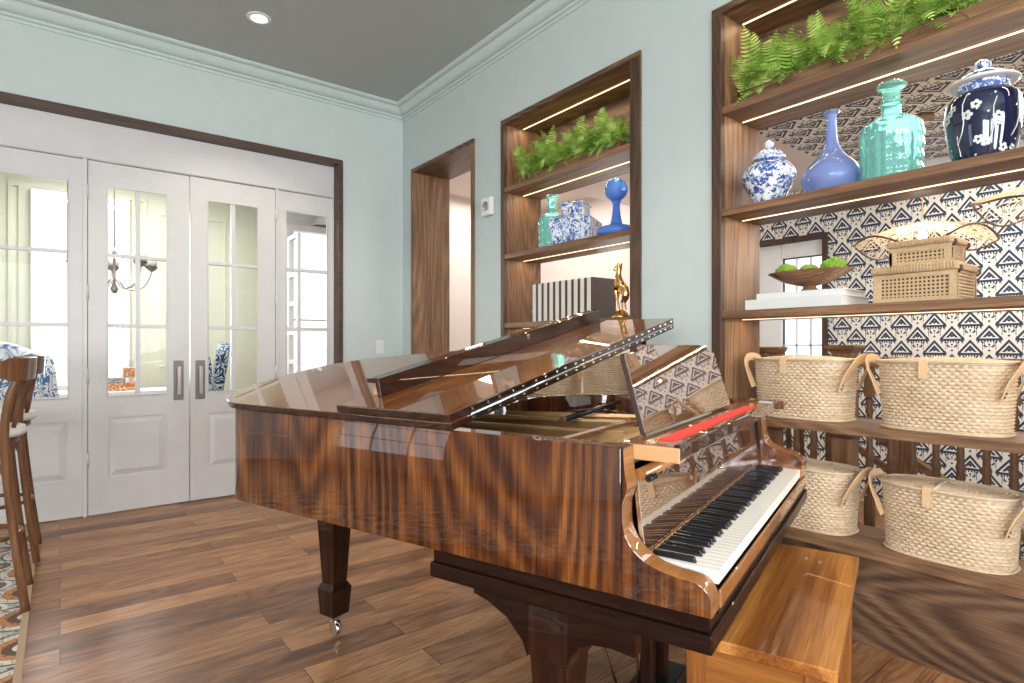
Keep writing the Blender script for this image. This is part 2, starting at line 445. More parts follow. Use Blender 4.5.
# thin metal track beside the doorway
# left and front walls (behind the camera) with daylight windows, two on the left added for fill
def wall_with_windows(name, along, pos, a0, a1, wins, z0, z1, mat, th=.16, zt=ZC):
    m = MB()
    def bx(p, q, za, zb):
        if along == 'x': m.box(p, q, pos-th, pos, za, zb)
        else: m.box(pos-th, pos, p, q, za, zb)
    p = a0
    for (s_, e_) in wins:
        bx(p, s_, 0, zt); bx(s_, e_, 0, z0); bx(s_, e_, z1, zt); p = e_
    bx(p, a1, 0, zt)
    return struct(m, name, mat)
FW = [(-3.4, -2.0), (-1.2, .2), (1.0, 2.3)]
LW = [(-3.7, -2.5), (-2.3, -1.1), (3.2, 4.7)]  # first two are unseen windows, added to fill the right wall with light
wall_with_windows('wall_front', 'x', YF, XL, XW+TK, FW, .7, 2.8, M['wall'])
wall_with_windows('wall_left', 'y', XL, YF, YB+.16, LW, .7, 2.8, M['wall'])
def window(n, along, pos, a0, a1, z0, z1, cols=3, rows=4, mat=None, th=.1, inward=1):
    r = MB(); f = .05
    def bx(mb, p, q, za, zb, d0, d1):
        if along == 'x': mb.box(p, q, pos+d0, pos+d1, za, zb)
        else: mb.box(pos+d0, pos+d1, p, q, za, zb)
    bx(r, a0-.07, a0+.02, z0-.07, z1+.07, -th, .02); bx(r, a1-.02, a1+.07, z0-.07, z1+.07, -th, .02)
    bx(r, a0+.02, a1-.02, z0-.07, z0+.02, -th, .03); bx(r, a0+.02, a1-.02, z1-.02, z1+.07, -th, .02)
    o = struct(r, 'window_%d' % n, mat or M['white'])
    g = MB()
    for i in range(1, cols): c = a0+(a1-a0)*i/cols; bx(g, c-.012, c+.012, z0, z1, -.07, -.045)
    for i in range(1, rows): c = z0+(z1-z0)*i/rows; bx(g, a0, a1, c-.012, c+.012, -.07, -.045)
    if cols > 1 or rows > 1: g.build('glazing_bar', mat or M['white'], o)
    p = MB(); bx(p, a0, a1, z0, z1, -.060, -.056); p.build('window_pane', M['pane'], o)
    return o
wn = 1
for a, b in FW: window(wn, 'x', YF, a, b, .7, 2.8); wn += 1
for a, b in LW: window(wn, 'y', XL, a, b, .7, 2.8); wn += 1

# crown moulding, mitred
prof = [(0, -.130), (.010, -.130), (.012, -.114), (.008, -.111), (.008, -.107), (.022, -.104), (.026, -.098), (.026, -.090), (.020, -.087), (.020, -.083), (.034, -.080), (.052, -.072), (.068, -.058), (.080, -.040), (.086, -.032), (.082, -.030), (.082, -.026), (.106, -.022), (.120, -.014), (.124, -.006), (.124, 0), (0, 0)]
path = [((XL, YF, ZC), (1, 1)), ((XL, YB, ZC), (1, -1)), ((XW, YB, ZC), (-1, -1)), ((XW, YF, ZC), (-1, 1)), ((XL, YF, ZC), (1, 1))]
struct(MB().sweep(path, prof), 'trim_3', M['crown'])
# baseboards
m = MB(); m.box(OX1+.05, XW, YB-.018, YB, 0, .15).box(XL, OX0-.05, YB-.018, YB, 0, .15); struct(m, 'baseboard_back', M['crown'], .003)
m = MB(); m.box(XW-.018, XW, DOOR[1]+.04, YB-.02, 0, .15).box(XW-.018, XW, NICHE[1]+.04, DOOR[0]-.04, 0, .15).box(XW-.018, XW, UNIT[1]+.055, NICHE[0]-.035, 0, .15)
struct(m, 'baseboard_right', M['crown'], .003)

# ------------------------------------------------------------------ french doors
zt = 2.545
# header panel and posts
m = MB(); m.box(OX0, OX1, YD-.005, YD+.05, zt+.006, OZ); m.box(OX0, OX1, YD-.016, YD-.005, zt+.012, zt+.026); m.box(OX0, OX1, YD+.044, YD+.06, zt-.012, zt+.006)
struct(m, 'trim_4', M['white'], .001)
m = MB()
for a, b in ((OX0, OX0+.03), (.128, .154), (1.447, 1.470), (1.94, OX1)): m.box(a, b, YD-.012, YD+.043, 0, zt+.006); m.box(a-.008, b+.008, YD+.0435, YD+.06, 0, zt-.012)
struct(m, 'trim_5', M['white'], .002)
def panel_door(name, x0, x1, glass_, z_rows, cols, label_n, panel, zb=.008):
    """glass_=(x0,x1), z_rows list of (z0,z1), panel=(x0,x1,z0,z1)"""
    y0, y1 = YD-.0, YD+.042
    m = MB(); gx0, gx1 = glass_; gz0, gz1 = z_rows[0][0], z_rows[-1][1]
    m.box(x0, gx0, y0, y1, zb, zt).box(gx1, x1, y0, y1, zb, zt)
    m.box(gx0, gx1, y0, y1, gz1, zt)
    px0, px1, pz0, pz1 = panel
    px0 = max(px0, gx0) if False else px0
    m.box(gx0, gx1, y0, y1, pz1, gz0).box(gx0, gx1, y0, y1, zb, pz0)
    if px0 > gx0: m.box(gx0, px0, y0, y1, pz0, pz1)
    if px1 < gx1: m.box(px1, gx1, y0, y1, pz0, pz1)
    o = struct(m, name, M['white'])
    # raised panel with bevelled edge
    p = MB(); px0, px1 = max(px0, gx0), min(px1, gx1)
    r = .012; e = .05
    p.box(px0, px1, y0+.012, y1-.01, pz0, pz1)
    a = [(px0+.012, y0+.012, pz0+.012), (px1-.012, y0+.012, pz0+.012), (px1-.012, y0+.012, pz1-.012), (px0+.012, y0+.012, pz1-.012)]
    b = [(px0+e, y0+.001, pz0+e), (px1-e, y0+.001, pz0+e), (px1-e, y0+.001, pz1-e), (px0+e, y0+.001, pz1-e)]
    p.hexa(a, b); p.build('raised_panel', M['white'], o)
    g = MB()
    for (za, zb2), (zc, zd) in zip(z_rows[:-1], z_rows[1:]): g.box(gx0, gx1, y0+.003, y1-.003, zb2, zc)
    for i in range(1, cols):
        c = gx0+(gx1-gx0)*i/cols
        for za, zb2 in z_rows: g.box(c-.016, c+.016, y0+.003, y1-.003, za, zb2)
    # bead round the glass
    for za, zb2 in ((gz0, gz1),):
        g.box(gx0, gx0+.010, y0-.004, y0+.004, za, zb2).box(gx1-.010, gx1, y0-.004, y0+.004, za, zb2).box(gx0+.01, gx1-.01, y0-.004, y0+.004, za, za+.010).box(gx0+.01, gx1-.01, y0-.004, y0+.004, zb2-.010, zb2)
    g.build('glazing_bar', M['white'], o, .002)
    MB().box(gx0, gx1, y0+.018, y0+.022, gz0, gz1).build('door_pane', M['pane'], o)
    return o
rows = [(.848, 1.352), (1.38, 1.866), (1.892, 2.381)]
dl = panel_door('door_1', .158, .797, (.265, .655), rows, 2, '', (.275, .645, .262, .70))
dr = panel_door('door_2', .806, 1.444, (.923, 1.312), rows, 2, '', (.933, 1.302, .255, .685))
sr = panel_door('window_8', 1.470, 1.94, (1.525, 1.900), rows, 1, '', (1.54, 1.885, .26, .68))
sl = panel_door('window_9', OX0+.03, .128, (OX0+.08, .052), rows, 1, '', (OX0+.10, .045, .27, .685))
def pull(d, xc):
    p = MB(); p.box(xc-.034, xc+.034, YD-.006, YD, .800, 1.105); p.build('handle_plate', M['plate_metal'], d, .002)
    h = MB(); h.box(xc-.013, xc+.013, YD-.044, YD-.034, .845, 1.06).box(xc-.012, xc+.012, YD-.036, YD-.004, .845, .862).box(xc-.012, xc+.012, YD-.036, YD-.004, 1.043, 1.06)
    for zz in (.81, 1.095):
        for s_ in (-1, 1): h.ball((xc+s_*.024, YD-.007, zz), .004, 8)
    h.build('door_handle', M['nickel'], d, .003)
pull(dl, .725); pull(dr, .875)
def hinges(d, xc):
    for z in (.35, .95, 1.55, 2.27):
        MB().lathe([(.009, 0), (.009, .10)], (xc, YD-.008, z), 10).box(xc-.012, xc+.012, YD-.008, YD-.001, z+.002, z+.098).build('hinge', M['white'], d)
hinges(dl, .154); hinges(dr, 1.449)

# ------------------------------------------------------------------ dining room beyond
m = MB(); m.box(-2.5, -.19, DY, DY+.15, 0, DZ).box(-.19, .60, DY, DY+.15, 0, .75).box(-.19, .60, DY, DY+.15, 2.93, DZ).box(.60, 2.2, DY, DY+.15, 0, DZ)
struct(m, 'wall_dining_back', M['green'])
m = MB(); m.box(-2.65, -2.5, YB+.16, DY+.15, 0, DZ); struct(m, 'wall_dining_left', M['green'])
m = MB(); m.box(2.2, 2.62, DY, DY+.15, 0, DZ).box(3.4, XH+.2, DY, DY+.15, 0, DZ).box(2.62, 3.4, DY, DY+.15, 0, .3).box(2.62, 3.4, DY, DY+.15, 2.9, DZ); struct(m, 'wall_dining_right', M['bright'])
window(11, 'x', DY, 2.62, 3.4, .3, 2.9, 1, 2, M['bright'])  # added opening: its sky stands in for a bright pale wall
struct(MB().box(-2.65, XH+.2, YB+.16, DY+.2, DZ, DZ+.1), 'ceiling', M['bright'])
window(7, 'x', DY, -.19, .60, .75, 2.93, 2, 3, M['bright'])
# moulded casing beside the window and panel mould, painted green
m = MB()
for a, b in ((-.46, -.42), (-.37, -.26)): m.box(a, b, DY-.025, DY, .1, 3.02)
m.box(-.46, .86, DY-.025, DY, 3.02, 3.07)
for a in (.70, .82): m.box(a, a+.04, DY-.02, DY, .1, 3.02)
for a in (1.0, 1.75): m.box(a, a+.02, DY-.012, DY, .95, 2.9)
m.box(1.02, 1.75, DY-.012, DY, .95, .97).box(1.02, 1.75, DY-.012, DY, 2.88, 2.9)
struct(m, 'trim_6', M['green'])
# white glazed bookcase door standing open at the right of the dining room
ow = MB()
ow.box(2.28, 2.32, 7.2, 7.26, 0, 2.6).box(2.28, 2.32, 7.54, 7.60, 0, 2.6)
for z in (.0, .62, 1.0, 1.36, 1.72, 2.08, 2.55): ow.box(2.28, 2.32, 7.26, 7.54, z, z+.05)
struct(ow, 'trim_7', M['bright'])

# table with magazines, chairs
def slab_table():
    t = thing('console_table', 'white console table under the dining room window seen through glass doors', 'table', (.45, 7.55, 0))
    MB().box(-.95, .95, -.25, .25, .70, .745).build('tabletop', M['bright'], t, .004)
    for x in (-.88, .88):
        for y in (-.19, .19): MB().box(x-.03, x+.03, y-.03, y+.03, 0, .70).build('leg', M['bright'], t)
    MB().box(-.85, .85, -.2, .2, .62, .70).build('apron', M['bright'], t)
slab_table()
def boxed(name, x0, x1, y0, y1, z0, z1, mat, label, cat, grp=None):
    o = MB().box(x0, x1, y0, y1, z0, z1).build(name, mat, None, .002); return tag(o, label, cat, grp)
M['orange'] = swirl('orange_print', 9., (.50, .17, .04), (.75, .62, .5), .75)
M['greybox'] = swirl('grey_print', 14., (.16, .17, .19), (.55, .55, .53), .5)
boxed('box', .40, .66, 7.40, 7.6, .745, .83, M['orange'], 'orange printed box lying on the white dining table, lowest of its stack', 'box')
boxed('box', .40, .55, 7.42, 7.58, .83, .885, M['greybox'], 'dark grey printed box on top of the orange box, dining table', 'box')
boxed('box', .535, .64, 7.45, 7.57, .885, .99, M['orange'], 'small orange box standing upright on the box stack by the window', 'box')
def wing_chair(label, loc, rz, mat, grp=None, s=1.):
    t = thing('wing_chair', label, 'chair', loc, rz, grp)
    pts = smoothpoly([(-.30, .42), (-.33, .8), (-.31, 1.08), (-.24, 1.20), (0, 1.26), (.24, 1.20), (.31, 1.08), (.33, .8), (.30, .42)], 5)
    MB().prism(pts, lambda p: (p[0], .22+(p[1]-.4)*.12, p[1]), lambda p: (p[0]*.98, .32+(p[1]-.4)*.14, p[1])).build('backrest', mat, t, .03, 3)
    MB().box(-.31, .31, -.30, .26, .30, .47).build('seat', mat, t, .04, 3)
    for sx in (-1, 1):
        pr = smoothpoly([(.25, .45), (.27, .9), (.24, 1.12), (.12, 1.05), (.02, .75), (-.25, .66), (-.27, .45)], 4)
        MB().prism(pr, lambda p: (sx*.30, p[0], p[1]), lambda p: (sx*.36, p[0], p[1])).build('arm', mat, t, .012)
        for y in (-.25, .22): MB().hexa([(sx*.26-.02, y-.02, 0), (sx*.26+.02, y-.02, 0), (sx*.26+.02, y+.02, 0), (sx*.26-.02, y+.02, 0)], [(sx*.26-.028, y-.028, .3), (sx*.26+.028, y-.028, .3), (sx*.26+.028, y+.028, .3), (sx*.26-.028, y+.028, .3)]).build('leg', M['stool'], t)
    return t
wing_chair('wing chair in pale blue swirl fabric behind the bar stools, beyond the glass', (-.33, 6.95, 0), radians(160), M['fab_blue'])
wing_chair('wing chair in navy swirl fabric seen through the right glass door', (.98, 6.75, 0), radians(-100), M['fab_navy'])

# chandelier
ch = thing('chandelier', 'bronze chandelier with frosted globe lights hanging in the dining room', 'chandelier', (.42, 6.9, 1.98))
MB().lathe([(.0001, -.25), (.02, -.24), (.035, -.2), (.012, -.15), (.012, .1), (.03, .13), (.01, .17), (.006, .2)], seg=14).build('stem', M['nickel'], ch)
c_ = MB(); c_.tube([(0, 0, .2), (0, 0, DZ-1.98)], .006, 6); c_.build('chain', M['nickel'], ch)
MB().lathe([(.06, DZ-1.98-.03), (.06, DZ-1.98)], seg=16).build('canopy', M['nickel'], ch)
for k in range(5):
    a = 2*PI*k/5+.3; c, s_ = cos(a), sin(a)
    arm = MB(); arm.tube([(c*r, s_*r, z) for r, z in smoothpoly([(.02, -.1), (.12, -.2), (.26, -.16), (.33, -.03), (.33, .02)], 4)], .009, 6)
    arm.lathe([(.012, .0), (.04, .015), (.062, .045), (.066, .055)], (c*.33, s_*.33, 0), 14, cap=False)
    ao = arm.build('arm', M['nickel'], ch)
    MB().lathe([(.040, .04), (.058, .07), (.062, .10), (.05, .135), (.025, .155), (.0001, .16)], (c*.33, s_*.33, 0), 16).build('globe', M['porcelain'], ao)

# ------------------------------------------------------------------ stair hall beyond the right wall
struct(MB().box(XH, XH+.12, -2.5, 2.25, -1.6, 3.0).box(XH, XH+.12, 2.25, 2.92, -1.6, .62).box(XH, XH+.12, 2.25, 2.92, 2.115, 3.0).box(XH, XH+.12, 2.92, 3.0, -1.6, 3.0), 'wall_hall_far', M['paper_wall'])
struct(MB().box(XW+TK+.004, XH, 5.9, 6.0, 0, 3.0), 'wall_hall_end', M['blush'])
struct(MB().box(XH, XH+.12, 3.0, DY, 0, 3.0), 'wall_hall_plain', M['blush'])
struct(MB().box(XW+TK+.004, XH+.12, -2.5, 1.95, 2.55, 2.62), 'ceiling', M['paper_ceil'])
struct(MB().box(XW+TK+.004, XH+.12, 1.95, 3.7, 2.55, 3.0), 'ceiling', M['blush'])
struct(MB().box(XW+TK+.004, XH+.12, 3.7, DY, 3.0, 3.08), 'ceiling', M['blush'])
m = MB(); m.box(XH-.10, XH, -2.5, 1.95, 2.44, 2.55); struct(m, 'trim_8', M['bright'], .01)
struct(MB().box(XW+TK, XH+.12, -2.62, -2.5, -1.6, 2.62), 'wall_hall_near', M['paper_wall'])
# wide brown-cased opening in the papered wall; sky stands in for a bright mirror
def yz_frame(x0_, x1_, ya, yb, za, zb, fw_):
    m = MB(); m.box(x0_, x1_, ya-fw_, ya, za-fw_, zb+fw_).box(x0_, x1_, yb, yb+fw_, za-fw_, zb+fw_).box(x0_, x1_, ya, yb, za-fw_, za).box(x0_, x1_, ya, yb, zb, zb+fw_); return m
o = struct(yz_frame(XH-.02, XH+.06, 2.25, 2.92, .62, 2.115, .04), 'window_10', M['oak_face'])
yz_frame(XH+.07, XH+.10, 2.27, 2.62, .64, 1.98, .012).build('dark_sash', M['black'], o)
m = MB()
for q in (.95, 1.22, 1.5, 1.77): m.box(XH+.075, XH+.095, 2.27, 2.62, q, q+.012)
for q in (2.38, 2.50): m.box(XH+.075, XH+.095, q, q+.014, .64, 1.98)
m.box(XH+.04, XH+.11, 2.625, 2.92, .62, 2.115).box(XH+.04, XH+.11, 2.25, 2.62, 1.99, 2.115)
m.build('white_glazing_bar', M['bright'], o)
MB().box(XH+.106, XH+.110, 2.25, 2.92, .62, 2.115).build('window_pane', M['pane'], o)

# stair rail: newels, balusters, handrails
def turned(r, zb, zt_, sq=.042):
    """square-ended baluster with turned middle"""
    b = MB(); h = zt_-zb
    b.box(-sq/2, sq/2, -sq/2, sq/2, zb, zb+h*.30); b.box(-sq/2, sq/2, -sq/2, sq/2, zt_-h*.16, zt_)
    z0 = zb+h*.30; z1 = zt_-h*.16; pr = [(sq*.5, z0)]
    n = 22
    for i in range(n+1):
        t = i/n; base = sq*.30*(1+.25*sin(PI*t))
        bead = sq*.16 if (i % 2 and (t < .45 or t > .8)) else 0
        pr.append((base+bead, z0+.004+(z1-z0-.008)*t))
    pr.append((sq*.5, z1)); b.lathe(pr, seg=10)
    return b
bal0 = None
XR = 3.5
stair = [('a', 1.43-.102*(k+1)) for k in range(9)]
first = None
BL = 'turned wooden baluster in the railing beyond the open shelves'
for i, (k, y) in enumerate(stair):
    if first is None:
        first = turned(.02, .09, 1.10).build('baluster', M['oak_z'], None); first.location = (XR, y, 0)
        tag(first, BL, 'baluster', 'balusters of the landing railing'); b = first
    else:
        b = first.copy(); COL.objects.link(b); b.location = (XR, y, 0)
for k in range(3):
    b = first.copy(); COL.objects.link(b); b.location = (XR, 1.53+.10*k, 0)
    tag(b, 'turned baluster between the thick newel post and the next slimmer one', 'baluster', 'balusters between the two newel posts')
for k in range(6):
    b = first.copy(); COL.objects.link(b); b.location = (3.86, 1.62+.085*k, 0)
    tag(b, 'turned baluster in the second railing, behind the pale baskets at left', 'baluster', 'balusters of the rear railing')
def newel(x, y, s_, ht, label):
    t = thing('newel_post', label, 'newel post', (x, y, 0)); h = s_/2
    m = MB(); m.box(-h, h, -h, h, 0, ht-.04); m.build('post', M['oak_z'], t, .003)
    c = MB(); c.box(-h-.008, h+.008, -h-.008, h+.008, .70, .72); c.box(-h-.006, h+.006, -h-.006, h+.006, .2, .225)
    for sx in (-1,): c.box(-h-.004, -h, -h+.02, h-.02, .75, ht-.16)
    c.build('collar', M['oak_face'], t, .002)
    MB().hexa([(-h, -h, ht-.04), (h, -h, ht-.04), (h, h, ht-.04), (-h, h, ht-.04)], [(-h*1.45, -h*1.45, ht-.012), (h*1.45, -h*1.45, ht-.012), (h*1.45, h*1.45, ht-.012), (-h*1.45, h*1.45, ht-.012)]).box(-h*1.5, h*1.5, -h*1.5, h*1.5, ht-.012, ht+.006).build('cap', M['oak_y'], t, .004)
newel(XR, 1.455, .105, 1.215, 'thick square newel post at the corner of the landing railing')
newel(XR, 1.86, .07, 1.205, 'slim newel post left of the thick one, above the first wicker basket')
newel(3.86, 2.14, .07, 1.205, 'farthest slim newel post beside the mirror')
def rail(name, p, q, w, h, label):
    """rail in the X = const plane from p to q"""
    d = MB(); (x, ya, za), (x2, yb, zb) = p, q
    d.hexa([(x-w/2, ya, za-h), (x+w/2, ya, za-h), (x2+w/2, yb, zb-h), (x2-w/2, yb, zb-h)], [(x-w/2, ya, za), (x+w/2, ya, za), (x2+w/2, yb, zb), (x2-w/2, yb, zb)])
    return tag(d.build(name, M['oak_y'], None, .006), label, 'handrail')
rail('handrail', (XR, 1.39, 1.155), (XR, .3, 1.155), .062, .055, 'level wooden handrail behind the two upper wicker baskets')
rail('handrail', (XR, 1.82, 1.155), (XR, 1.52, 1.155), .062, .055, 'short level handrail between thick and slim newel posts')
rail('handrail', (3.86, 2.10, 1.155), (3.86, 1.55, 1.155), .062, .055, 'rear level handrail ending at the farthest newel post')
rail('bottom_rail', (XR, 1.39, .09), (XR, .3, .09), .07, .085, 'low wooden sill rail under the landing balusters')
rail('handrail', (4.35, 1.85, .80), (4.35, .35, -.16), .06, .06, 'upper sloping handrail of the stair going down')
rail('handrail', (4.35, 1.85, .62), (4.35, .35, -.34), .03, .05, 'lower sloping rail of the stair going down')
rail('bottom_rail', (3.86, 2.10, .09), (3.86, 1.55, .09), .07, .085, 'low wooden sill rail under the rear balusters')
rail('bottom_rail', (XR, 1.82, .09), (XR, 1.52, .09), .07, .085, 'short low sill rail between the thick and slim newel posts')
tag(MB().box(4.3, 4.4, 1.40, 1.50, -.3, .72).build('newel_post', M['oak_z'], None, .004), 'newel post standing on the descending stair by the sloping rails', 'newel post')
# stair treads going down
st = MB()
for i in range(7): st.box(3.66, 4.95, 1.55-.27*(i+1), 1.55-.27*i, -1.6, -.17*(i+1))
struct(st, 'trim_9', M['floor'])

# rope pendants in the hall
M['rope'] = plain('natural_rope', (.72, .52, .30), .8)
def pendant(x, y, z, R, seed, label):
    rnd = random.Random(seed)
    t = thing('pendant_light', label, 'pendant light', (x, y, z))
    sh = MB(); n = 60
    def rimz(a): return -.09+.035*sin(3*a+seed)+.02*sin(5*a)
    for k in range(n):
        a = 2*PI*k/n
        pts = [(.03*cos(a), .03*sin(a), .03)]
        for q in (.25, .5, .75, 1.):
            r = R*q; zz = .03+(rimz(a)-.03)*q**1.3+rnd.uniform(-.006, .006); aa = a+rnd.uniform(-.03, .03)
            pts.append((r*cos(aa), r*sin(aa), zz))
        sh.tube(pts, .0028, 4, caps=False)
    sh.build('woven_shade', M['rope'], t)
    rm = MB(); rm.tube([(R*cos(2*PI*k/48), R*sin(2*PI*k/48), rimz(2*PI*k/48)) for k in range(48)], .006, 5, closed=True); rm.build('shade_rim', M['oak_face'], t)
    MB().tube([(0, 0, .03), (0, 0, 2.55-z-.02)], .004, 6).build('cord', M['rope'], t)
    MB().lathe([(.055, 2.55-z-.02), (.06, 2.55-z-.0)], seg=18).build('ceiling_canopy', M['oak_y'], t)
    MB().lathe([(.0001, -.075), (.016, -.07), (.024, -.045), (.016, -.01), (.012, .03)], seg=14).build('bulb', M['lamp'], t)
pendant(3.95, 1.22, 1.90, .34, 1, 'woven rope pendant lamp hanging above the two rattan boxes')
pendant(3.95, .62, 2.03, .36, 2, 'woven rope pendant lamp at far right above the rattan boxes')

# small round stand (pegs of the photo): wall-side ends of the hall
# ------------------------------------------------------------------ bookcases
def bookcase(root_label, y0, y1, sides, shelves, x0, depth, top, base_closed, name):
    fw = sides
    t = thing(name, root_label, 'bookcase', (x0, (y0+y1)/2, 0))
    c = (y0+y1)/2; a, b = y0-c, y1-c
    X0, X1 = -.015, depth
    # upright sides
    for s_, (p, q) in (('r', (a-fw[0], a)), ('l', (b, b+fw[1]))):
        MB().box(.02, X1, p, q, 0, top).build('side_panel', M['oak_z'], t)
        MB().box(X0, .02, p, q, 0, top).build('face_frame', M['oak_face'], t, .002)
    MB().box(.02, X1, a-fw[0], b+fw[1], top, top+.035).build('top_panel', M['oak_y'], t)
    MB().box(X0, .02, a-fw[0], b+fw[1], top, top+.035).build('face_frame', M['oak_faceh'], t, .002)
    for z in shelves:
        s_ = MB().box(-.008, X1, a, b, z-.036, z).build('shelf', M['oak_y'], t, .002)
    if base_closed:
        z = shelves[-1]-.036
        MB().box(.0, .02, a, b, 0, z).build('plinth_board', M['oak_faceh'], t)
    MB().box(X1-.012, X1, a, b, 2.53, top).build('back_board', M['oak_faceh'], t)
    # LED strips under shelves and top
    for z in [top]+[q-.036 for q in shelves[:-1]]:
        l = MB(); l.box(.160, .170, a+.015, b-.01, z-.003, z)
        l.build('led_strip', M['led'], t)
    return t
# zones; led strip goes under the top and shelves
bookcase('tall open bookcase at right holding ferns, jars, boxes and wicker baskets', UNIT[0], UNIT[1], (.05, .052), [2.392, 1.89, 1.386, .882, .390], XW, .345, UNIT[3], True, 'bookcase')
bookcase('narrower open bookcase left of the other, holding a fern and gold deer', NICHE[0], NICHE[1], (.075, .036), [2.38, 1.89, 1.386, .882, .390], XW, .345, NICHE[3], True, 'bookcase')

# ---- ferns
def fern(label, cx, cy, z, L, W, H, n, seed):
    t = thing('potted_fern', label, 'fern', (cx, cy, z))
    tr = MB(); tr.box(-W*.3, W*.3, -L/2+.06, L/2-.06, 0, .07); tr.build('planter', M['oak_y'], t, .003)
    f = MB(); r = random.Random(seed)
    for i in range(n):
        bx, by = r.uniform(-W*.24, W*.24), r.uniform(-L/2+.06, L/2-.06)
        ang = PI+r.uniform(-1.2, 1.2) if r.random() < .7 else r.uniform(0, 2*PI)
        ln = r.uniform(.15, .29)*H; rise = r.uniform(.45, 1.3); fall = r.uniform(.45, .95)
        lx = cos(ang); ly = sin(ang)
        if abs(by) > L/2-.12: ly = -abs(ly)*(1 if by > 0 else -1)*.6
        pts = []; m_ = 17; reach = r.uniform(.35, .85)
        for k in range(m_):
            s_ = k/(m_-1)
            zz = .05+ln*rise*s_-ln*fall*s_*s_*.85
            px = bx+lx*ln*reach*s_
            if px > -W*.38 and zz < .012: zz = .012
            pts.append(Vector((max(px, -W*.62), max(-L/2+.03, min(L/2-.03, by+ly*ln*reach*s_)), min(zz, .40))))
        tl = r.uniform(-.6, .6)
        for k in range(1, m_):
            p = pts[k]; d = (pts[k]-pts[k-1])
            if d.length < 1e-5: continue
            step = d.length; d.normalize()
            side = Vector((-ly, lx, tl)).normalized(); up = d.cross(side).normalized()
            wl = (.030*(sin(PI*min(1., (k/(m_-1))*.84+.16))**.8)+.003)*(.8+ln*1.5)
            hw = step*.30
            for s_ in (-1, 1):
                q = side*s_; cv = up*wl*r.uniform(-.25, .1)
                a = f.v(p-d*hw); b = f.v(p+q*wl*.6-d*hw*.5+cv*.4); c = f.v(p+q*wl+d*wl*.3+cv); e = f.v(p+q*wl*.6+d*hw*1.3+cv*.4); g = f.v(p+d*hw)
                f.face([a, b, c, e, g])
    o = f.build('fronds', M['leaf'], t); return t
fern('long green fern on the top shelf of the tall right bookcase', XW+.15, 1.02, 2.392, 1.22, .34, 1.1, 620, 3)
fern('green fern on the top shelf of the narrower bookcase', XW+.14, 2.83, 2.38, 1.06, .32, 1.1, 520, 5)

# ---- vases (all placed by base point on the shelf)
S1 = 1.890
def lathed(name, mat, prof, loc, label, cat, seg=36, parts=(), wall=0., **kw):
    t = thing(name, label, cat, loc)
    if wall:
        inner = [(max(r-wall, .0005), z) for r, z in prof[::-1] if z > prof[0][1]+wall*.9]
        inner.append((.0005, prof[0][1]+wall)); pr = [(.0005, prof[0][1])]+list(prof)+inner
        MB().lathe(pr, seg=seg, cap=False, **kw).build('body', mat, t)
    else: MB().lathe(prof, seg=seg, **kw).build('body', mat, t)
    return t
def sp(pts, n=5): return [(max(p[0], .0003), p[1]) for p in smoothpoly(pts, n)]
# ginger jar blue and white
t = lathed('ginger_jar', M['bw'], sp([(.058, 0), (.062, .012), (.085, .06), (.118, .125), (.125, .165), (.105, .205), (.075, .225), (.062, .235)]), (XW+.17, 1.50, S1), 'small lidded blue and white ginger jar at left end of the vase shelf', 'jar')
MB().lathe(sp([(.066, .232), (.078, .238), (.072, .262), (.045, .285), (.018, .297)]), seg=32).build('lid', M['bw_dense'], t)
MB().lathe(sp([(.012, .29), (.020, .305), (.022, .32), (.010, .335), (.0003, .34)]), seg=20).build('knob', M['bw'], t)
# periwinkle bottle
lathed('glass_vase', M['peri'], sp([(.05, 0), (.09, .012), (.118, .055), (.122, .095), (.098, .14), (.055, .185), (.030, .235), (.022, .30), (.020, .35), (.022, .368), (.038, .378)]), (XW+.17, 1.205, S1), 'periwinkle blue glass vase with long thin neck beside the ginger jar', 'vase', wall=.004)
# turquoise big bottle (quilted shoulders)
def quilt(r, z, t): return r+(.0045*sin(9*t+z*62)*sin(9*t-z*62) if z < .25 and r > .09 else 0.)
TB = sp([(.10, 0), (.108, .01), (.110, .04), (.111, .07), (.112, .10), (.113, .13), (.114, .165), (.115, .20), (.108, .245), (.075, .272), (.042, .285), (.036, .30), (.036, .33), (.050, .337), (.036, .345), (.036, .385), (.040, .40), (.056, .412), (.050, .422)])
lathed('glass_bottle', M['teal'], TB, (XW+.17, .965, S1), 'large quilted turquoise glass bottle on the vase shelf', 'bottle', seg=96, wall=.005, fn=quilt)
# navy jar
t = lathed('ginger_jar', M['navy'], sp([(.082, 0), (.090, .02), (.108, .10), (.116, .19), (.110, .245), (.088, .272)]), (XW+.16, .655, S1), 'big navy ginger jar with white blossoms at right end of the shelf', 'jar')
def on_jar(th, z):
    prof_ = [(0, .082), (.02, .090), (.10, .108), (.19, .116), (.245, .110), (.272, .088)]
    for (za, ra), (zb_, rb_) in zip(prof_[:-1], prof_[1:]):
        if za <= z <= zb_: r_ = ra+(rb_-ra)*(z-za)/(zb_-za)
    return Vector((r_*cos(th), r_*sin(th), z))
bl = MB(); rj = random.Random(12)
def petal(th, z, rad):
    c = on_jar(th, z); n_ = Vector((cos(th), sin(th), 0)); u_ = Vector((-sin(th), cos(th), 0)); q = []
    for k in range(8): q.append(bl.v(c+n_*.0035+u_*rad*cos(2*PI*k/8)+Vector((0, 0, rad*sin(2*PI*k/8)))))
    bl.face(q)
for i in range(8):
    th0 = 2*PI*i/8+.3; z0_ = .05+.03*(i % 2)
    P_ = [on_jar(th0+.10*sin(k*1.1)+k*.075, z0_+k*.034)+Vector((cos(th0), sin(th0), 0))*.003 for k in range(6)]
    bl.tube([tuple(p) for p in P_], .0020, 5)
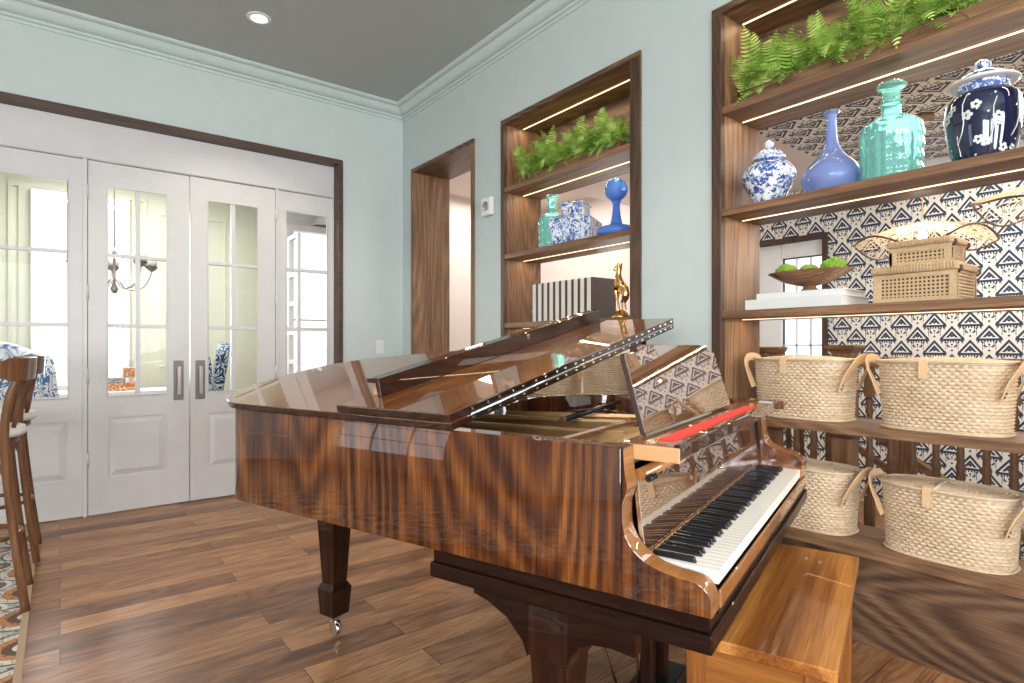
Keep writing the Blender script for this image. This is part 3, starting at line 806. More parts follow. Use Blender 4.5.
for i in range(26):
    th, z, rr = rj.uniform(0, 2*PI), rj.uniform(.03, .245), rj.uniform(.0055, .0085)
    for k in range(5):
        a_ = 2*PI*k/5+i; petal(th+rr*1.5*cos(a_)/.11, min(.268, max(.004, z+rr*1.5*sin(a_))), rr)
for i in range(34): petal(rj.uniform(0, 2*PI), rj.uniform(.02, .26), .0038)
bl.build('painted_blossoms', M['porcelain'], t)
MB().lathe(sp([(.084, .268), (.082, .29), (.084, .305)]), seg=32).build('collar', M['bw_dense'], t)
MB().lathe(sp([(.100, .304), (.112, .308), (.106, .318), (.086, .322)]), seg=36).build('lid_rim', M['porcelain'], t)
MB().lathe(sp([(.086, .320), (.078, .335), (.05, .355), (.022, .362)]), seg=32).build('lid', M['bw_dense'], t)
MB().lathe(sp([(.012, .36), (.024, .372), (.026, .388), (.012, .402), (.0003, .406)]), seg=20).build('knob', M['bw'], t)
# niche: turquoise bottle
lathed('glass_bottle', M['teal'], [(r*.86, z*.93) for r, z in TB], (XW+.17, 3.10, S1), 'turquoise glass bottle left of the square blue and white jar', 'bottle', seg=96, wall=.005, fn=quilt)
# square jar
t = thing('square_jar', 'square blue and white lidded jar with lion handles, between two glass bottles', 'jar', (XW+.17, 2.86, S1), radians(28))
def sqr(prof, mi=0):
    m = MB(); rings = []
    for h, z in prof: rings.append([m.v((sx*h, sy*h, z)) for sx, sy in ((-1,-1),(1,-1),(1,1),(-1,1))])
    for i in range(len(rings)-1):
        for k in range(4): m.face([rings[i][k], rings[i][(k+1)%4], rings[i+1][(k+1)%4], rings[i+1][k]])
    m.face(rings[0][::-1]); m.face(rings[-1]); return m
sqr([(.115, 0), (.125, .02), (.142, .12), (.146, .165), (.138, .175), (.085, .20)]).build('body', M['bw_dense'], t, .005)
sqr([(.088, .198), (.078, .21), (.076, .26), (.086, .275), (.084, .285), (.06, .298)]).build('lid', M['bw_dense'], t, .004)
for s_ in (-1, 1): MB().ball((s_*.095, 0, .235), .022, 12).tube([(s_*.095, 0, .235), (s_*.12, 0, .225), (s_*.118, 0, .20), (s_*.10, 0, .195)], .007, 8).build('lion_handle', M['bw'], t)
# cobalt decanter with ball stopper
t = lathed('decanter', M['cobalt'], sp([(.09, 0), (.118, .015), (.122, .04), (.10, .062), (.05, .078), (.036, .095), (.026, .15), (.022, .20), (.028, .22), (.032, .226)]), (XW+.14, 2.47, S1), 'cobalt blue glass decanter with round ball stopper', 'decanter', wall=.004)
MB().ball((0, 0, .295), .072, 26).build('ball_stopper', M['cobalt'], t)
# shelf 1.386 of the niche
t = lathed('vase', M['porcelain'], sp([(.05, 0), (.07, .03), (.082, .08), (.070, .13), (.045, .155), (.04, .165)]), (XW+.17, 3.205, 1.386), 'small cream ceramic vase left of the row of books', 'vase')
M['bookgrey'] = plain('taupe_cloth', (.62, .56, .49), .7)
M['cover'] = plain('dark_cover', (.05, .033, .03), .5)
rb = random.Random(4)
first_b = None
y = 2.57
grp = 'row of tall books beside the gold deer'
for i in range(10):
    th = .0585
    if first_b is None:
        t = thing('book', 'tall book in the even row beside the gold deer', 'book', (XW+.03, y+th/2, 1.386), 0, grp)
        h = .262; hw = th/2
        MB().box(0, .22, -hw+.001, -hw+.011, 0, h).box(0, .22, hw-.011, hw-.001, 0, h).build('cover', M['cover'], t, .0015)
        MB().box(.004, .215, -hw+.011, hw-.011, .004, h-.004).build('pages', M['paper'], t)
        MB().box(-.003, .004, -hw+.013, hw-.014, .002, h-.002).build('spine', M['bookgrey'], t, .002)
        first_b = t
        t['label'] = 'dark covered tall book at the right end of the row, next to the gold deer'
        del t['group']
    else:
        t = dup(first_b, (XW+.03, y+th/2, 1.386), label='tall book with pale spine in the middle of the even row' if i < 9 else 'tall book at the left end of the row, beside the cream vase')
        if i < 9: t['group'] = grp
    y += th+.0006
# gold deer
dr_ = thing('deer_figurine', 'gold deer figurine standing on the shelf end beside the row of books', 'figurine', (XW+.085, 2.385, 1.386))
MB().lathe(sp([(.058, 0), (.056, .012), (.04, .03), (.022, .045), (.0003, .05)]), seg=24).build('base', M['gold'], dr_)
def skin_body(name, verts, edges, radii, mat, parent, sub=2):
    me = bpy.data.meshes.new(name); me.from_pydata(verts, edges, []); me.update()
    o = bpy.data.objects.new(name, me); COL.objects.link(o); o.parent = parent
    o.modifiers.new('skin', 'SKIN'); 
    for i, r in enumerate(radii): me.skin_vertices[0].data[i].radius = (r, r)
    me.skin_vertices[0].data[0].use_root = True
    o.modifiers['skin'].use_smooth_shade = True
    s_ = o.modifiers.new('sub', 'SUBSURF'); s_.levels = sub; s_.render_levels = sub
    me.materials.append(mat); return o
# y+ is to the left in the picture
V = [(0, -.034, .165), (0, -.008, .190), (0, .020, .222), (0, .022, .252), (0, .012, .278), (0, .016, .300), (0, .038, .302), (0, .056, .292),
     (.010, -.046, .125), (.010, -.022, .090), (.010, -.034, .045), (-.010, -.040, .125), (-.010, -.014, .090), (-.010, -.026, .045),
     (.010, .026, .165), (.010, .034, .110), (.010, .016, .045), (-.010, .032, .165), (-.010, .018, .110), (-.010, .004, .045),
     (.012, .000, .330), (-.014, .004, .332), (0, -.058, .178)]
E_ = [(0,1),(1,2),(2,3),(3,4),(4,5),(5,6),(6,7),(0,8),(8,9),(9,10),(0,11),(11,12),(12,13),(2,14),(14,15),(15,16),(2,17),(17,18),(18,19),(5,20),(5,21),(0,22)]
R_ = [.031, .028, .030, .021, .015, .015, .012, .006, .017, .007, .005, .017, .007, .005, .012, .007, .005, .012, .007, .005, .005, .005, .006]
skin_body('body', V, E_, R_, M['gold'], dr_)

# ---- shelf 1.386 of the right unit: two books with a bronze bowl, rattan boxes
t = thing('book', 'large white book lying flat, lower of the pair under the bowl', 'book', (XW+.165, 1.30, 1.386))
M['bookwhite'] = plain('white_cover', (.60, .60, .59), .45)
MB().box(-.145, .135, -.205, .235, .0, .005).box(-.145, .135, -.205, .235, .043, .048).box(-.150, -.145, -.205, .235, 0, .048).build('cover', M['bookwhite'], t, .001)
MB().box(-.145, .13, -.200, .230, .005, .043).build('pages', M['paper'], t)
t = thing('book', 'thinner white book lying on top of the large one, under the bowl', 'book', (XW+.165, 1.30, 1.434), radians(3))
MB().box(-.125, .125, -.195, .19, .0, .004).box(-.125, .125, -.195, .19, .024, .028).box(-.129, -.125, -.195, .19, 0, .028).build('cover', M['bookwhite'], t, .001)
MB().box(-.125, .12, -.19, .186, .004, .024).build('pages', M['paper'], t)
bw_ = thing('footed_bowl', 'oval bronze footed bowl standing on the white books', 'bowl', (XW+.165, 1.30, 1.462))
MB().lathe(sp([(.055, 0), (.05, .006), (.032, .02), (.028, .030)], 4)+sp([(.05, .034), (.11, .052), (.16, .078), (.190, .096), (.184, .097), (.15, .084), (.10, .062), (.04, .05), (.0003, .048)], 4), seg=44, sx=.62).build('body', wood('burnished_bronze', [(.2, (.05, .022, .012)), (.55, (.22, .11, .06)), (.9, (.55, .36, .22))], 'Y', 3., 2, .3, .25, .4), bw_)
def moss(y, r, label):
    m = MB(); rr = random.Random(int(y*1000)); n = 15
    for k in range(150):
        a = rr.uniform(0, 2*PI); ph = math.acos(rr.uniform(-.5, 1)); q = r*.78
        c = (q*sin(ph)*cos(a), q*sin(ph)*sin(a), r*.75+q*.85*cos(ph))
        m.ball(c, r*rr.uniform(.13, .24), 6)
    m.ball((0, 0, r*.75), r*.8, 14)
    o = m.build('moss_ball', M['moss'], None); o.location = (XW+.16, y, 1.462+.060); tag(o, label, 'moss ball')
moss(1.405, .055, 'green moss ball at the left of the bronze bowl'); moss(1.30, .046, 'smallest green moss ball, middle of the bronze bowl'); moss(1.190, .058, 'green moss ball at the right of the bronze bowl')

def rattan_box(label, loc, L, D, H, lidh):
    t = thing('rattan_box', label, 'box', loc)
    x0, x1, y0, y1 = -D/2, D/2, -L/2, L/2
    MB().box(x0+.006, x1-.006, y0+.006, y1-.006, .004, H-.004).build('cane_panel', M['cane'], t)
    f = MB(); b = .026
    for xx in (x0, x1-.012):
        f.box(xx, xx+.012, y0, y1, 0, b*.8).box(xx, xx+.012, y0, y1, H-b*.7, H).box(xx, xx+.012, y0, y0+b, b*.8, H-b*.7).box(xx, xx+.012, y1-b, y1, b*.8, H-b*.7)
    for yy in (y0, y1-.012):
        n = 9
        for k in range(n): f.tube([(x0+.01, yy+.006, H*(k+.5)/n), (x1-.01, yy+.006, H*(k+.5)/n)], H/n*.52, 6)
        f.box(x0, x0+b, yy, yy+.012, 0, H).box(x1-b, x1, yy, yy+.012, 0, H)
    f.build('frame', M['rattan'], t, .002)
    l = MB(); e = .008; l.box(x0-e, x1+e, y0-e, y1+e, H, H+lidh)
    n = 26
    lo = l.build('lid', M['rattan'], t, .005)
    h = MB()
    for sx in (-1,):
        for k in range(n):
            yy = y0+(y1-y0)*(k+.5)/n; h.tube([(x0-e-.0015, yy, H+.002), (x0-e-.0015, yy, H+lidh-.002), (x0-e+.004, yy, H+lidh+.0015), (x1+e, yy, H+lidh+.0015)], .0028, 5)
    h.build('lid_wrapping', M['rattan'], lo)
    for xx in (x0+.004, x1-.004):
        c = MB(); c.tube([(xx, y0-e-.003, H+lidh*.5), (xx, y0-e-.006, H), (xx, y0-.003, H-.012)], .005, 6); c.build('corner_wrap', M['oak_face'], t)
rattan_box('larger rattan box with cane front, lower of the stacked pair', (XW+.185, .852, 1.386), .285, .235, .118, .028)
rattan_box('smaller rattan box with cane front, stacked on the larger one', (XW+.190, .843, 1.5335), .212, .17, .078, .024)

# ---- wicker baskets
def weave_basket(L, D, H, lidded=True, label='', loc=(0,0,0), rz=0., grp=None, cat='basket'):
    t = thing('wicker_basket', label, cat, loc, rz, grp)
    n = 176; rowsn = int(H/.0125); sub = 4
    def ring(tt, k_off, inset=0.):
        # super-ellipse outline, long axis Y
        c, s_ = cos(tt), sin(tt); p = 2/2.7
        return (math.copysign(abs(c)**p, c)*(D/2-inset), math.copysign(abs(s_)**p, s_)*(L/2-inset))
    # equal arclength param
    fine = [ring(2*PI*i/1440, 0) for i in range(1441)]
    acc = [0.]
    for i in range(1440): acc.append(acc[-1]+math.dist(fine[i], fine[i+1]))
    pts = []; j = 0
    for k in range(n):
        s_ = acc[-1]*k/n
        while acc[j+1] < s_: j += 1
        f = (s_-acc[j])/(acc[j+1]-acc[j]); a, b = fine[j], fine[j+1]
        pts.append((a[0]+(b[0]-a[0])*f, a[1]+(b[1]-a[1])*f))
    nor = []
    for k in range(n):
        a, b = pts[k-1], pts[(k+1) % n]; d = Vector((b[1]-a[1], -(b[0]-a[0]))).normalized(); nor.append(d)
    m = MB(); rings = []
    tot = rowsn*sub
    for i in range(tot+1):
        z = H*i/tot; row = i//sub; ph = (i % sub)/sub
        prof = abs(sin(PI*(ph+.0)))  # strand roundness
        taper = .94+.06*min(1, z/H*1.2)
        R = []
        for k in range(n):
            st_ = cos(PI*k/2.+PI*row)          # over-under on stakes of period 4
            off = (.0034*st_+.0040)*prof-.0055
            R.append(m.v((pts[k][0]*taper+nor[k][0]*off, pts[k][1]*taper+nor[k][1]*off, z)))
        rings.append(R)
    for i in range(tot):
        for k in range(n): m.face([rings[i][k], rings[i][(k+1)%n], rings[i+1][(k+1)%n], rings[i+1][k]], 0, False)
    m.face(rings[0][::-1])
    m.face(rings[-1])
    # braided foot
    m.tube([(p[0]*.955, p[1]*.955, .005) for p in pts[::2]], .006, 5, closed=True)
    m.build('body', M['wicker'], t)
    # lid: two flaps, woven, slightly domed
    ld = MB(); rr_ = 15; H2 = H
    prev = None
    for i in range(rr_*2+1):
        q = 1.02-(i/(rr_*2))*1.0
        z = H2+.010+.014*(1-q*q)+.0022*abs(sin(PI*i/2.))
        R = [ld.v((p[0]*q, p[1]*q, z+.0012*cos(PI*k/2.+PI*(i//2)))) for k, p in enumerate(pts)]
        if prev:
            for k in range(n): ld.face([prev[k], prev[(k+1)%n], R[(k+1)%n], R[k]], 0)
        else: R0 = R
        prev = R
    ld.face(prev)
    low = [ld.v((p[0]*1.015, p[1]*1.015, H2+.001)) for p in pts]
    for k in range(n): ld.face([low[k], low[(k+1)%n], R0[(k+1)%n], R0[k]])
    ld.face(low[::-1])
    ld.tube([(p[0]*1.02, p[1]*1.02, H2+.010) for p in pts[::2]], .0055, 5, closed=True)
    lo = ld.build('lid', M['wicker'], t)
    sm = MB(); sm.tube([(-D/2*.98, 0.012, H2+.012), (-D*.2, .012, H2+.026), (D*.2, .012, H2+.026), (D/2*.98, .012, H2+.012)], .005, 6); sm.build('lid_seam', M['wicker'], lo)
    # leather clasp at the front
    cl = MB(); x = -D/2
    cl.strip([(x*.86, .03, H2+.024), (x*1.0, .03, H2+.018), (x*1.06, .03, H2+.004), (x*1.055, .03, H-.055)], .030, .004)
    cl.ball((x*1.065, .03, H-.043), .004, 8)
    cl.build('leather_clasp', M['leather'], t)
    for s_ in (-1, 1):
        h = MB(); ye = s_*(L/2); dx = D*.34
        # broad strap looping up and outward from near corner to far corner of the end
        P = smoothpoly([(-dx*1.02, ye*.90, H*.52), (-dx*1.05, ye*.985, H*.72), (-dx*.86, ye*1.12+0, H*.94), (-dx*.4, ye*1.18, H*1.06), (dx*.4, ye*1.18, H*1.06), (dx*.86, ye*1.12, H*.94), (dx*1.05, ye*.985, H*.72), (dx*1.02, ye*.90, H*.52)], 5)
        P = [(p[0], ye+ (p[1]-ye)*min(1., .26/abs(L/2)*1.0) if abs(p[1]) > abs(ye) else p[1], p[2]) for p in P]
        S = Vector((0, 0, 1)); 
        rings = []
        for i, p in enumerate(P):
            p = Vector(p); tt = (Vector(P[min(i+1, len(P)-1)])-Vector(P[max(i-1, 0)])).normalized()
            out = Vector((0, s_, 0)); wdir = tt.cross(out).normalized(); nn = wdir.cross(tt).normalized(); w2 = .019; t2 = .002
            rings.append([h.v(p+wdir*w2+nn*t2), h.v(p-wdir*w2+nn*t2), h.v(p-wdir*w2-nn*t2), h.v(p+wdir*w2-nn*t2)])
        for i in range(len(rings)-1):
            for k in range(4): h.face([rings[i][k], rings[i][(k+1)%4], rings[i+1][(k+1)%4], rings[i+1][k]])
        h.face(rings[0][::-1]); h.face(rings[-1])
        ho = h.build('leather_handle', M['leather'], t)
        r = MB(); r.ball((-dx*1.06, ye*.93, H*.56), .0045, 8).ball((-dx*1.06, ye*.955, H*.62), .0045, 8); r.build('rivet', M['oak_face'], ho)
    return t
S4, S5 = .882, .390
bk = weave_basket(.44, .26, .262, label='lidded wicker basket at left of the shelf above the keyboard end', loc=(XW+.165, 1.325, S4))
dup(bk, (XW+.160, .775, S4), label='lidded wicker basket at right on the shelf above the bench')
dup(bk, (XW+.165, 1.315, S5), label='lidded wicker basket on the lowest shelf, nearest the keyboard')
b4 = dup(bk, (XW+.165, .765, S5), label='lidded wicker basket at right on the lowest shelf, behind the bench')
dup(bk, (XW+.165, 2.52, S4-.0), label='wicker basket glimpsed under the raised piano lid')
rd = tag(weave_basket(.40, .26, .24, label='x', loc=(XW+.165, 3.05, S4)), 'wicker basket at left of the narrow bookcase, partly behind the piano lid', 'basket')

# ------------------------------------------------------------------ small fixtures
t = thing('wall_speaker', 'white alarm sounder on the wall between doorway and narrow bookcase', 'alarm', (XW, 3.62, 2.275))
MB().box(-.045, 0, -.062, .062, -.07, .07).build('housing', M['porcelain'], t, .012, 3)
g = MB(); g.X = Matrix.Translation((-.045, -.005, 0)) @ Matrix.Rotation(-PI/2, 4, 'Y'); g.lathe([(.0003, 0), (.034, 0), (.036, .004), (.030, .008), (.012, .008), (.0003, .011)], seg=24); g.build('grille', M['nickel'], t)
t = thing('light_switch', 'white light switch plate on the aqua wall left of the doorway', 'light switch', (2.355, YB, 1.21))
MB().box(-.040, .040, -.006, 0, -.064, .064).build('plate', M['porcelain'], t, .003)
MB().box(-.017, .017, -.010, -.006, -.034, .034).build('rocker', M['porcelain'], t, .002)
t = thing('recessed_light', 'round recessed ceiling light, lit, above the french doors', 'ceiling light', (1.086, 4.255, ZC))
MB().lathe([(.052, -.006), (.078, -.006), (.082, 0)], seg=32, cap=False).lathe([(.052, -.006), (.052, 0)], seg=32, cap=False).build('trim_ring', M['porcelain'], t)
MB().lathe([(.0003, -.002), (.052, -.002)], seg=28, cap=False).build('lamp_face', M['lamp'], t)

# rug and bar stools
rg = thing('rug', 'patterned rug with tan border under the bar stools', 'rug', (-1.3, 2.2, 0))
MB().box(-1.2, 1.165, -3.3, 2.75, .001, .010).build('pile', M['rug'], rg)
MB().box(1.165, 1.19, -3.3, 2.775, .001, .011).box(-1.2, 1.165, 2.75, 2.775, .001, .011).build('border', plain('tan_binding', (.36, .25, .16), .9), rg)
def bar_stool(label, loc, rz=0.):
    """back at +X, open side -X"""
    t = thing('bar_stool', label, 'bar stool', loc, rz)
    zb = .011
    W2 = .19
    MB().lathe([(.0003, .755), (.19, .755), (.205, .765), (.205, .785), (.195, .792), (.0003, .792)], (-.19, 0, 0), 28).build('seat', M['stool'], t)
    MB().lathe(sp([(.0003, .792), (.180, .792), (.215, .803), (.215, .828), (.19, .842), (.0003, .846)]), (-.175, 0, 0), 28).build('cushion', M['cushion'], t)
    for s_ in (-1, 1):
        P = smoothpoly([(.045, s_*.192, zb), (.000, s_*.180, .40), (-.030, s_*.168, .78), (-.012, s_*.172, .98), (.022, s_*.178, 1.07)], 6)
        MB().tube(P, [.018]*len(P), 10).build('leg', M['stool'], t)
        P = smoothpoly([(-.42, s_*.19, zb), (-.37, s_*.16, .4), (-.32, s_*.13, .76)], 6)
        MB().tube(P, [.015]*len(P), 10).build('leg', M['stool'], t)
        # bent brace under the seat
        P = smoothpoly([(.006, s_*.178, .35), (-.02, s_*.165, .6), (-.09, s_*.15, .72), (-.19, s_*.15, .75)], 5)
        MB().tube(P, .010, 8).build('brace', M['stool'], t)
    MB().tube([(.008+.0*0-.19+.205*cos(a), .185*sin(a), .335) for a in [2*PI*k/40 for k in range(40)]], .011, 8, closed=True).build('foot_ring', M['stool'], t)
    # curved crest rail
    pts = smoothpoly([(-.045, -.235), (.020, -.205), (.050, -.12), (.062, 0), (.050, .12), (.020, .205), (-.045, .235)], 6)
    r = MB(); n = len(pts); R = []
    for i, p in enumerate(pts):
        a, b = pts[max(i-1, 0)], pts[min(i+1, n-1)]; d = Vector((b[1]-a[1], -(b[0]-a[0]))).normalized()
        e = min(i, n-1-i)/(n-1)*2; hh = .052 if e > .12 else .040
        R.append([r.v((p[0]-d.x*.010, p[1]-d.y*.010, 1.11-hh)), r.v((p[0]+d.x*.014, p[1]+d.y*.014, 1.11-hh)), r.v((p[0]+d.x*.020, p[1]+d.y*.020, 1.11+hh)), r.v((p[0]-d.x*.006, p[1]-d.y*.006, 1.11+hh))])
    for i in range(n-1):
        for k in range(4): r.face([R[i][k], R[i][(k+1)%4], R[i+1][(k+1)%4], R[i+1][k]], 0, False)
    r.face(R[0][::-1]); r.face(R[-1]); r.build('crest_rail', M['stool'], t, .004)
    # bentwood loops in the back
    for yc in (-.07, .07):
        P = [(.012+.03*sin(a)*.6, yc+.052*cos(a), .93+.135*sin(a)) for a in [2*PI*k/28 for k in range(28)]]
        MB().tube(P, .008, 7, closed=True).build('bent_loop', M['stool'], t)
    for yc in (-.115, 0, .115):
        MB().tube([(-.01, yc*.9, .79), (.012, yc, .93), (.04, yc, 1.07)], .008, 7).build('spindle', M['stool'], t)
    return t
bs = bar_stool('bentwood bar stool with pale cushion, nearer of the two on the rug', (-.168, 3.64, 0))
dup(bs, (-.148, 4.39, 0), label='bentwood bar stool farther back, nearest the white glazed door')

# ------------------------------------------------------------------ GRAND PIANO
# local x = across the keyboard (bass -> treble), local y = towards the tail, keys' front at y = 0
PO = (1.098, .707, 0); PR = radians(18.76)
gp = thing('grand_piano', 'glossy walnut grand piano with its lid propped slightly open', 'piano', PO, PR)
BX0, BX1 = -.07, 1.385           # outer faces
ZB, ZT = .663, .990
cheek = [(-.004, .663), (-.004, .695), (.004, .714), (.020, .727), (.043, .732), (.089, .736), (.128, .748), (.160, .770), (.180, .800), (.188, .835), (.187, .865), (.180, .885), (.175, .905), (.181, .940), (.184, .975), (.184, ZT)]
ck = [cheek[0]]+smoothpoly(cheek[1:], 4)
arm = ck+[(.34, ZT), (.34, ZB)]
# outline of the case, outer, from bass front to treble front
out = [(BX0, .19)]+[(BX0, q) for q in (.4, .8, 1.2, 1.5, 1.60)]
tail = smoothpoly([(BX0, 1.60), (BX0+.004, 1.655), (BX0+.03, 1.715), (BX0+.09, 1.775), (.12, 1.815), (.26, 1.82), (.42, 1.795), (.54, 1.745), (.63, 1.65), (.70, 1.53), (.755, 1.39), (.83, 1.24), (.95, 1.10), (1.12, .97), (1.28, .85), (1.365, .70), (BX1, .54), (BX1, .45)], 6)
out = [(BX0, .19), (BX0, .6), (BX0, 1.1), (BX0, 1.5)]+tail+[(BX1, .19)]
def offset(poly, d):
    res = []
    n = len(poly)
    for i in range(n):
        a, b = Vector(poly[max(i-1, 0)][:2]), Vector(poly[min(i+1, n-1)][:2]); t_ = (b-a).normalized()
        res.append((poly[i][0]+t_.y*d, poly[i][1]-t_.x*d))
    return res
def ribbon(mb, o, i, z0, z1, mi_top=0):
    n = len(o); A = [mb.v((p[0], p[1], z0)) for p in o]; B = [mb.v((p[0], p[1], z1)) for p in o]; C = [mb.v((p[0], p[1], z1)) for p in i]; D = [mb.v((p[0], p[1], z0)) for p in i]
    for k in range(n-1):
        mb.face([A[k], A[k+1], B[k+1], B[k]], 0, True); mb.face([C[k], C[k+1], D[k+1], D[k]], 0, True)
        mb.face([B[k], B[k+1], C[k+1], C[k]], mi_top); mb.face([D[k], D[k+1], A[k+1], A[k]], 0)
    mb.face([A[0], B[0], C[0], D[0]]); mb.face([A[-1], D[-1], C[-1], B[-1]])
RT = .058
inner = offset(out, RT)
# clean the inner line near the ends
r = MB(); ribbon(r, out, inner, ZB, ZT)
rim = r.build('rim', M['veneer'], gp, .003)
# arms (cheeks) with light polished top edge
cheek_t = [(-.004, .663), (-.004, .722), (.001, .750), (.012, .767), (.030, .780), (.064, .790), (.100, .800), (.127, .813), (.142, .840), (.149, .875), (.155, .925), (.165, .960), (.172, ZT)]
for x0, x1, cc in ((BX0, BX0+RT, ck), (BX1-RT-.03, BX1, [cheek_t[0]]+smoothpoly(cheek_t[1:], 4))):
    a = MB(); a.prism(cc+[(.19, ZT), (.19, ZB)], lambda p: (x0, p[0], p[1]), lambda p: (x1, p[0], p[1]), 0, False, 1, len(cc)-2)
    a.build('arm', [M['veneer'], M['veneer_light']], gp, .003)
# inner rim liner, soundboard, plate, strings
ii = offset(out, RT+.003); i2 = offset(out, RT+.035)
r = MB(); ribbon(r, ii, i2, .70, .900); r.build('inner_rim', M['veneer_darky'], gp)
sb = MB(); pl_ = [(p[0], p[1]) for p in i2]; sb.prism(pl_, lambda p: (p[0], p[1], .80), lambda p: (p[0], p[1], .815)); sb.build('soundboard', M['veneer_light'], gp)
pt = MB(); pp = offset(out, RT+.055); pp = [(min(max(p[0], BX0+RT+.04), BX1-RT-.04), max(p[1], .30)) for p in pp]
ribbon(pt, pp, offset(pp, .07), .885, .905)
pt.box(BX0+RT+.04, BX1-RT-.04, .30, .46, .885, .907)
for xx, x2, y2 in ((.25, .17, 1.66), (.55, .40, 1.66), (.85, .62, 1.50), (1.08, .86, 1.13)):
    pt.hexa([(xx-.018, .44, .87), (xx+.018, .44, .87), (x2+.018, y2, .87), (x2-.018, y2, .87)], [(xx-.012, .44, .93), (xx+.012, .44, .93), (x2+.012, y2, .93), (x2-.012, y2, .93)])
pt.build('iron_plate', M['plate'], gp, .004)
s_ = MB()
for k in range(80):
    x = .06+1.15*k/79; x2 = x-.16*(1-k/90); ye = 1.60 if x2 < .42 else max(.62, 1.60-(x2-.42)*1.42)
    s_.tube([(x, .36, .925), (x2, ye, .915)], .0006, 3, caps=False)
tag(s_.build('strings', M['string'], gp), kind='stuff')
d_ = MB()
for k in range(66): d_.box(.06+k*.0175, .06+k*.0175+.012, .50, .525, .928, .940)
tag(d_.build('dampers', M['veneer_light'], gp), kind='stuff')
# pins block band with cross bar seen under the desk
MB().box(.0, 1.23, .215, .245, .86, .93).build('pin_block_rail', M['black'], gp)
# key bed
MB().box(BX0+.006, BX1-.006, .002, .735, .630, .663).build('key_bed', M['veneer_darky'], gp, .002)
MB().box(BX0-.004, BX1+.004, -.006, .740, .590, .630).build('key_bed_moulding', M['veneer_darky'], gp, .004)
MB().box(.30, BX1-.3, .735, 1.45, .66, .70).build('case_brace', M['veneer_dark'], gp)
bt = MB(); bt.prism([(p[0], p[1]) for p in offset(out, RT+.01)], lambda p: (p[0], p[1], .672), lambda p: (p[0], p[1], .69)); bt.build('bottom_board', M['black'], gp)
# key slip and key blocks
MB().box(BX0+RT, BX1-RT-.03, -.0085, -.001, .664, .703).build('key_slip', M['veneer_light'], gp, .004)
MB().box(BX0+RT, BX1-RT-.03, -.004, .15, .652, .672).build('key_frame', M['black'], gp)
MB().box(1.228, BX1-RT-.028, -.004, .155, .672, .742).build('key_block', M['veneer_light'], gp, .004)
# keys
NW = 52; KW = 1.225/NW
wk = MB(); wk.box(.0006, KW-.0006, 0, .15, .709, .737); wk0 = wk.build('white_key', M['whitekey'], gp, .001)
for i in range(1, NW):
    c = wk0.copy(); COL.objects.link(c); c.location = (KW*i, 0, 0)
bkm = MB(); bkm.hexa([(-.0058, .052, .735), (.0058, .052, .735), (.0058, .150, .735), (-.0058, .150, .735)], [(-.0046, .058, .7495), (.0046, .058, .7495), (.0046, .150, .7495), (-.0046, .150, .7495)])
bk0 = None; oct_ = [0, 1, 0, 1, 1, 0, 1]  # gap after white index (A,B,C,D,E,F,G): A#,-,C#,D#,-,F#,G#
pat = [1, 0, 1, 1, 0, 1, 1]
for i in range(NW-1):
    if pat[i % 7]:
        if bk0 is None: bk0 = bkm.build('black_key', M['blackkey'], gp, .001); c = bk0
        else: c = bk0.copy(); COL.objects.link(c)
        c.location = (KW*(i+1), 0, 0)
# red name felt / gold pins behind the keys
MB().box(-.004, 1.229, .150, .156, .735, .745).build('key_felt', M['brass'], gp)
# fallboard, standing open: mirror-glossy panel
fb = MB(); fb.hexa([(-.008, .157, .736), (1.268, .157, .736), (1.268, .169, .736), (-.008, .169, .736)], [(-.008, .176, .912), (1.268, .176, .912), (1.268, .188, .912), (-.008, .188, .912)])
M['fall'] = wood('fallboard_gloss', [(.1, (.035, .012, .006)), (.5, (.09, .033, .012)), (.9, (.17, .07, .025))], 'X', 1.3, 6, .3, .06, 1., seed=21.)
M['fall'].node_tree.nodes['Principled BSDF'].inputs['Specular IOR Level'].default_value = 1.
M['fall'].node_tree.nodes['Principled BSDF'].inputs['Coat IOR'].default_value = 3.2
M['fall2'] = M['fall'].copy(); M['fall2'].node_tree.nodes['Principled BSDF'].inputs['Coat IOR'].default_value = 5.
fo = fb.build('fallboard', M['fall2'], gp, .002)
MB().tube([(-.006, .170, .922), (1.266, .170, .922)], .0145, 14).build('fallboard_edge', M['veneer_light'], fo)
MB().tube([(-.010, .150, .915), (.030, .150, .915)], .008, 10).build('fallboard_pivot', M['black'], fo)
# desk carriage: shelf, felt, rails
sh = MB().box(-.006, 1.262, .095, .225, .966, .990).build('desk_shelf', M['veneer_light'], gp, .003)
MB().box(-.006, 1.262, .078, .095, .960, .996).build('shelf_lip', M['veneer_dark'], gp, .004)
MB().box(.075, 1.00, .120, .158, .990, .993).build('felt_strip', M['felt'], sh)
MB().box(-.010, .035, .080, .20, .955, .989).build('desk_side_rail', M['endgrain'], gp, .003)
MB().box(1.235, 1.30, .06, .34, .965, .998).build('desk_side_rail', M['veneer'], gp, .003)
# music desk: mirror-like board leaning back, stepped shoulders
dk = [(.10, 0), (.965, 0), (.965, .02), (.945, .190), (.935, .203), (.88, .206), (.865, .228), (.21, .228), (.195, .207), (.105, .205), (.10, .195)]
ang = radians(16)
def dkp(p, th): return (p[0], .198+p[1]*sin(ang)+th*cos(ang), .998+p[1]*cos(ang)-th*sin(ang))
dd = MB(); dd.prism(dk, lambda p: dkp(p, 0), lambda p: dkp(p, .014), mi_side=1)
do = dd.build('music_desk', [M['fall'], plain('desk_edge_brown', (.035, .014, .008), .5)], gp, .002)
MB().hexa([(.30, .30, .985), (.32, .30, .985), (.32, .31, .985), (.30, .31, .985)], [(.30, .225, 1.12), (.32, .225, 1.12), (.32, .235, 1.12), (.30, .235, 1.12)]).build('desk_prop', M['brass'], do)
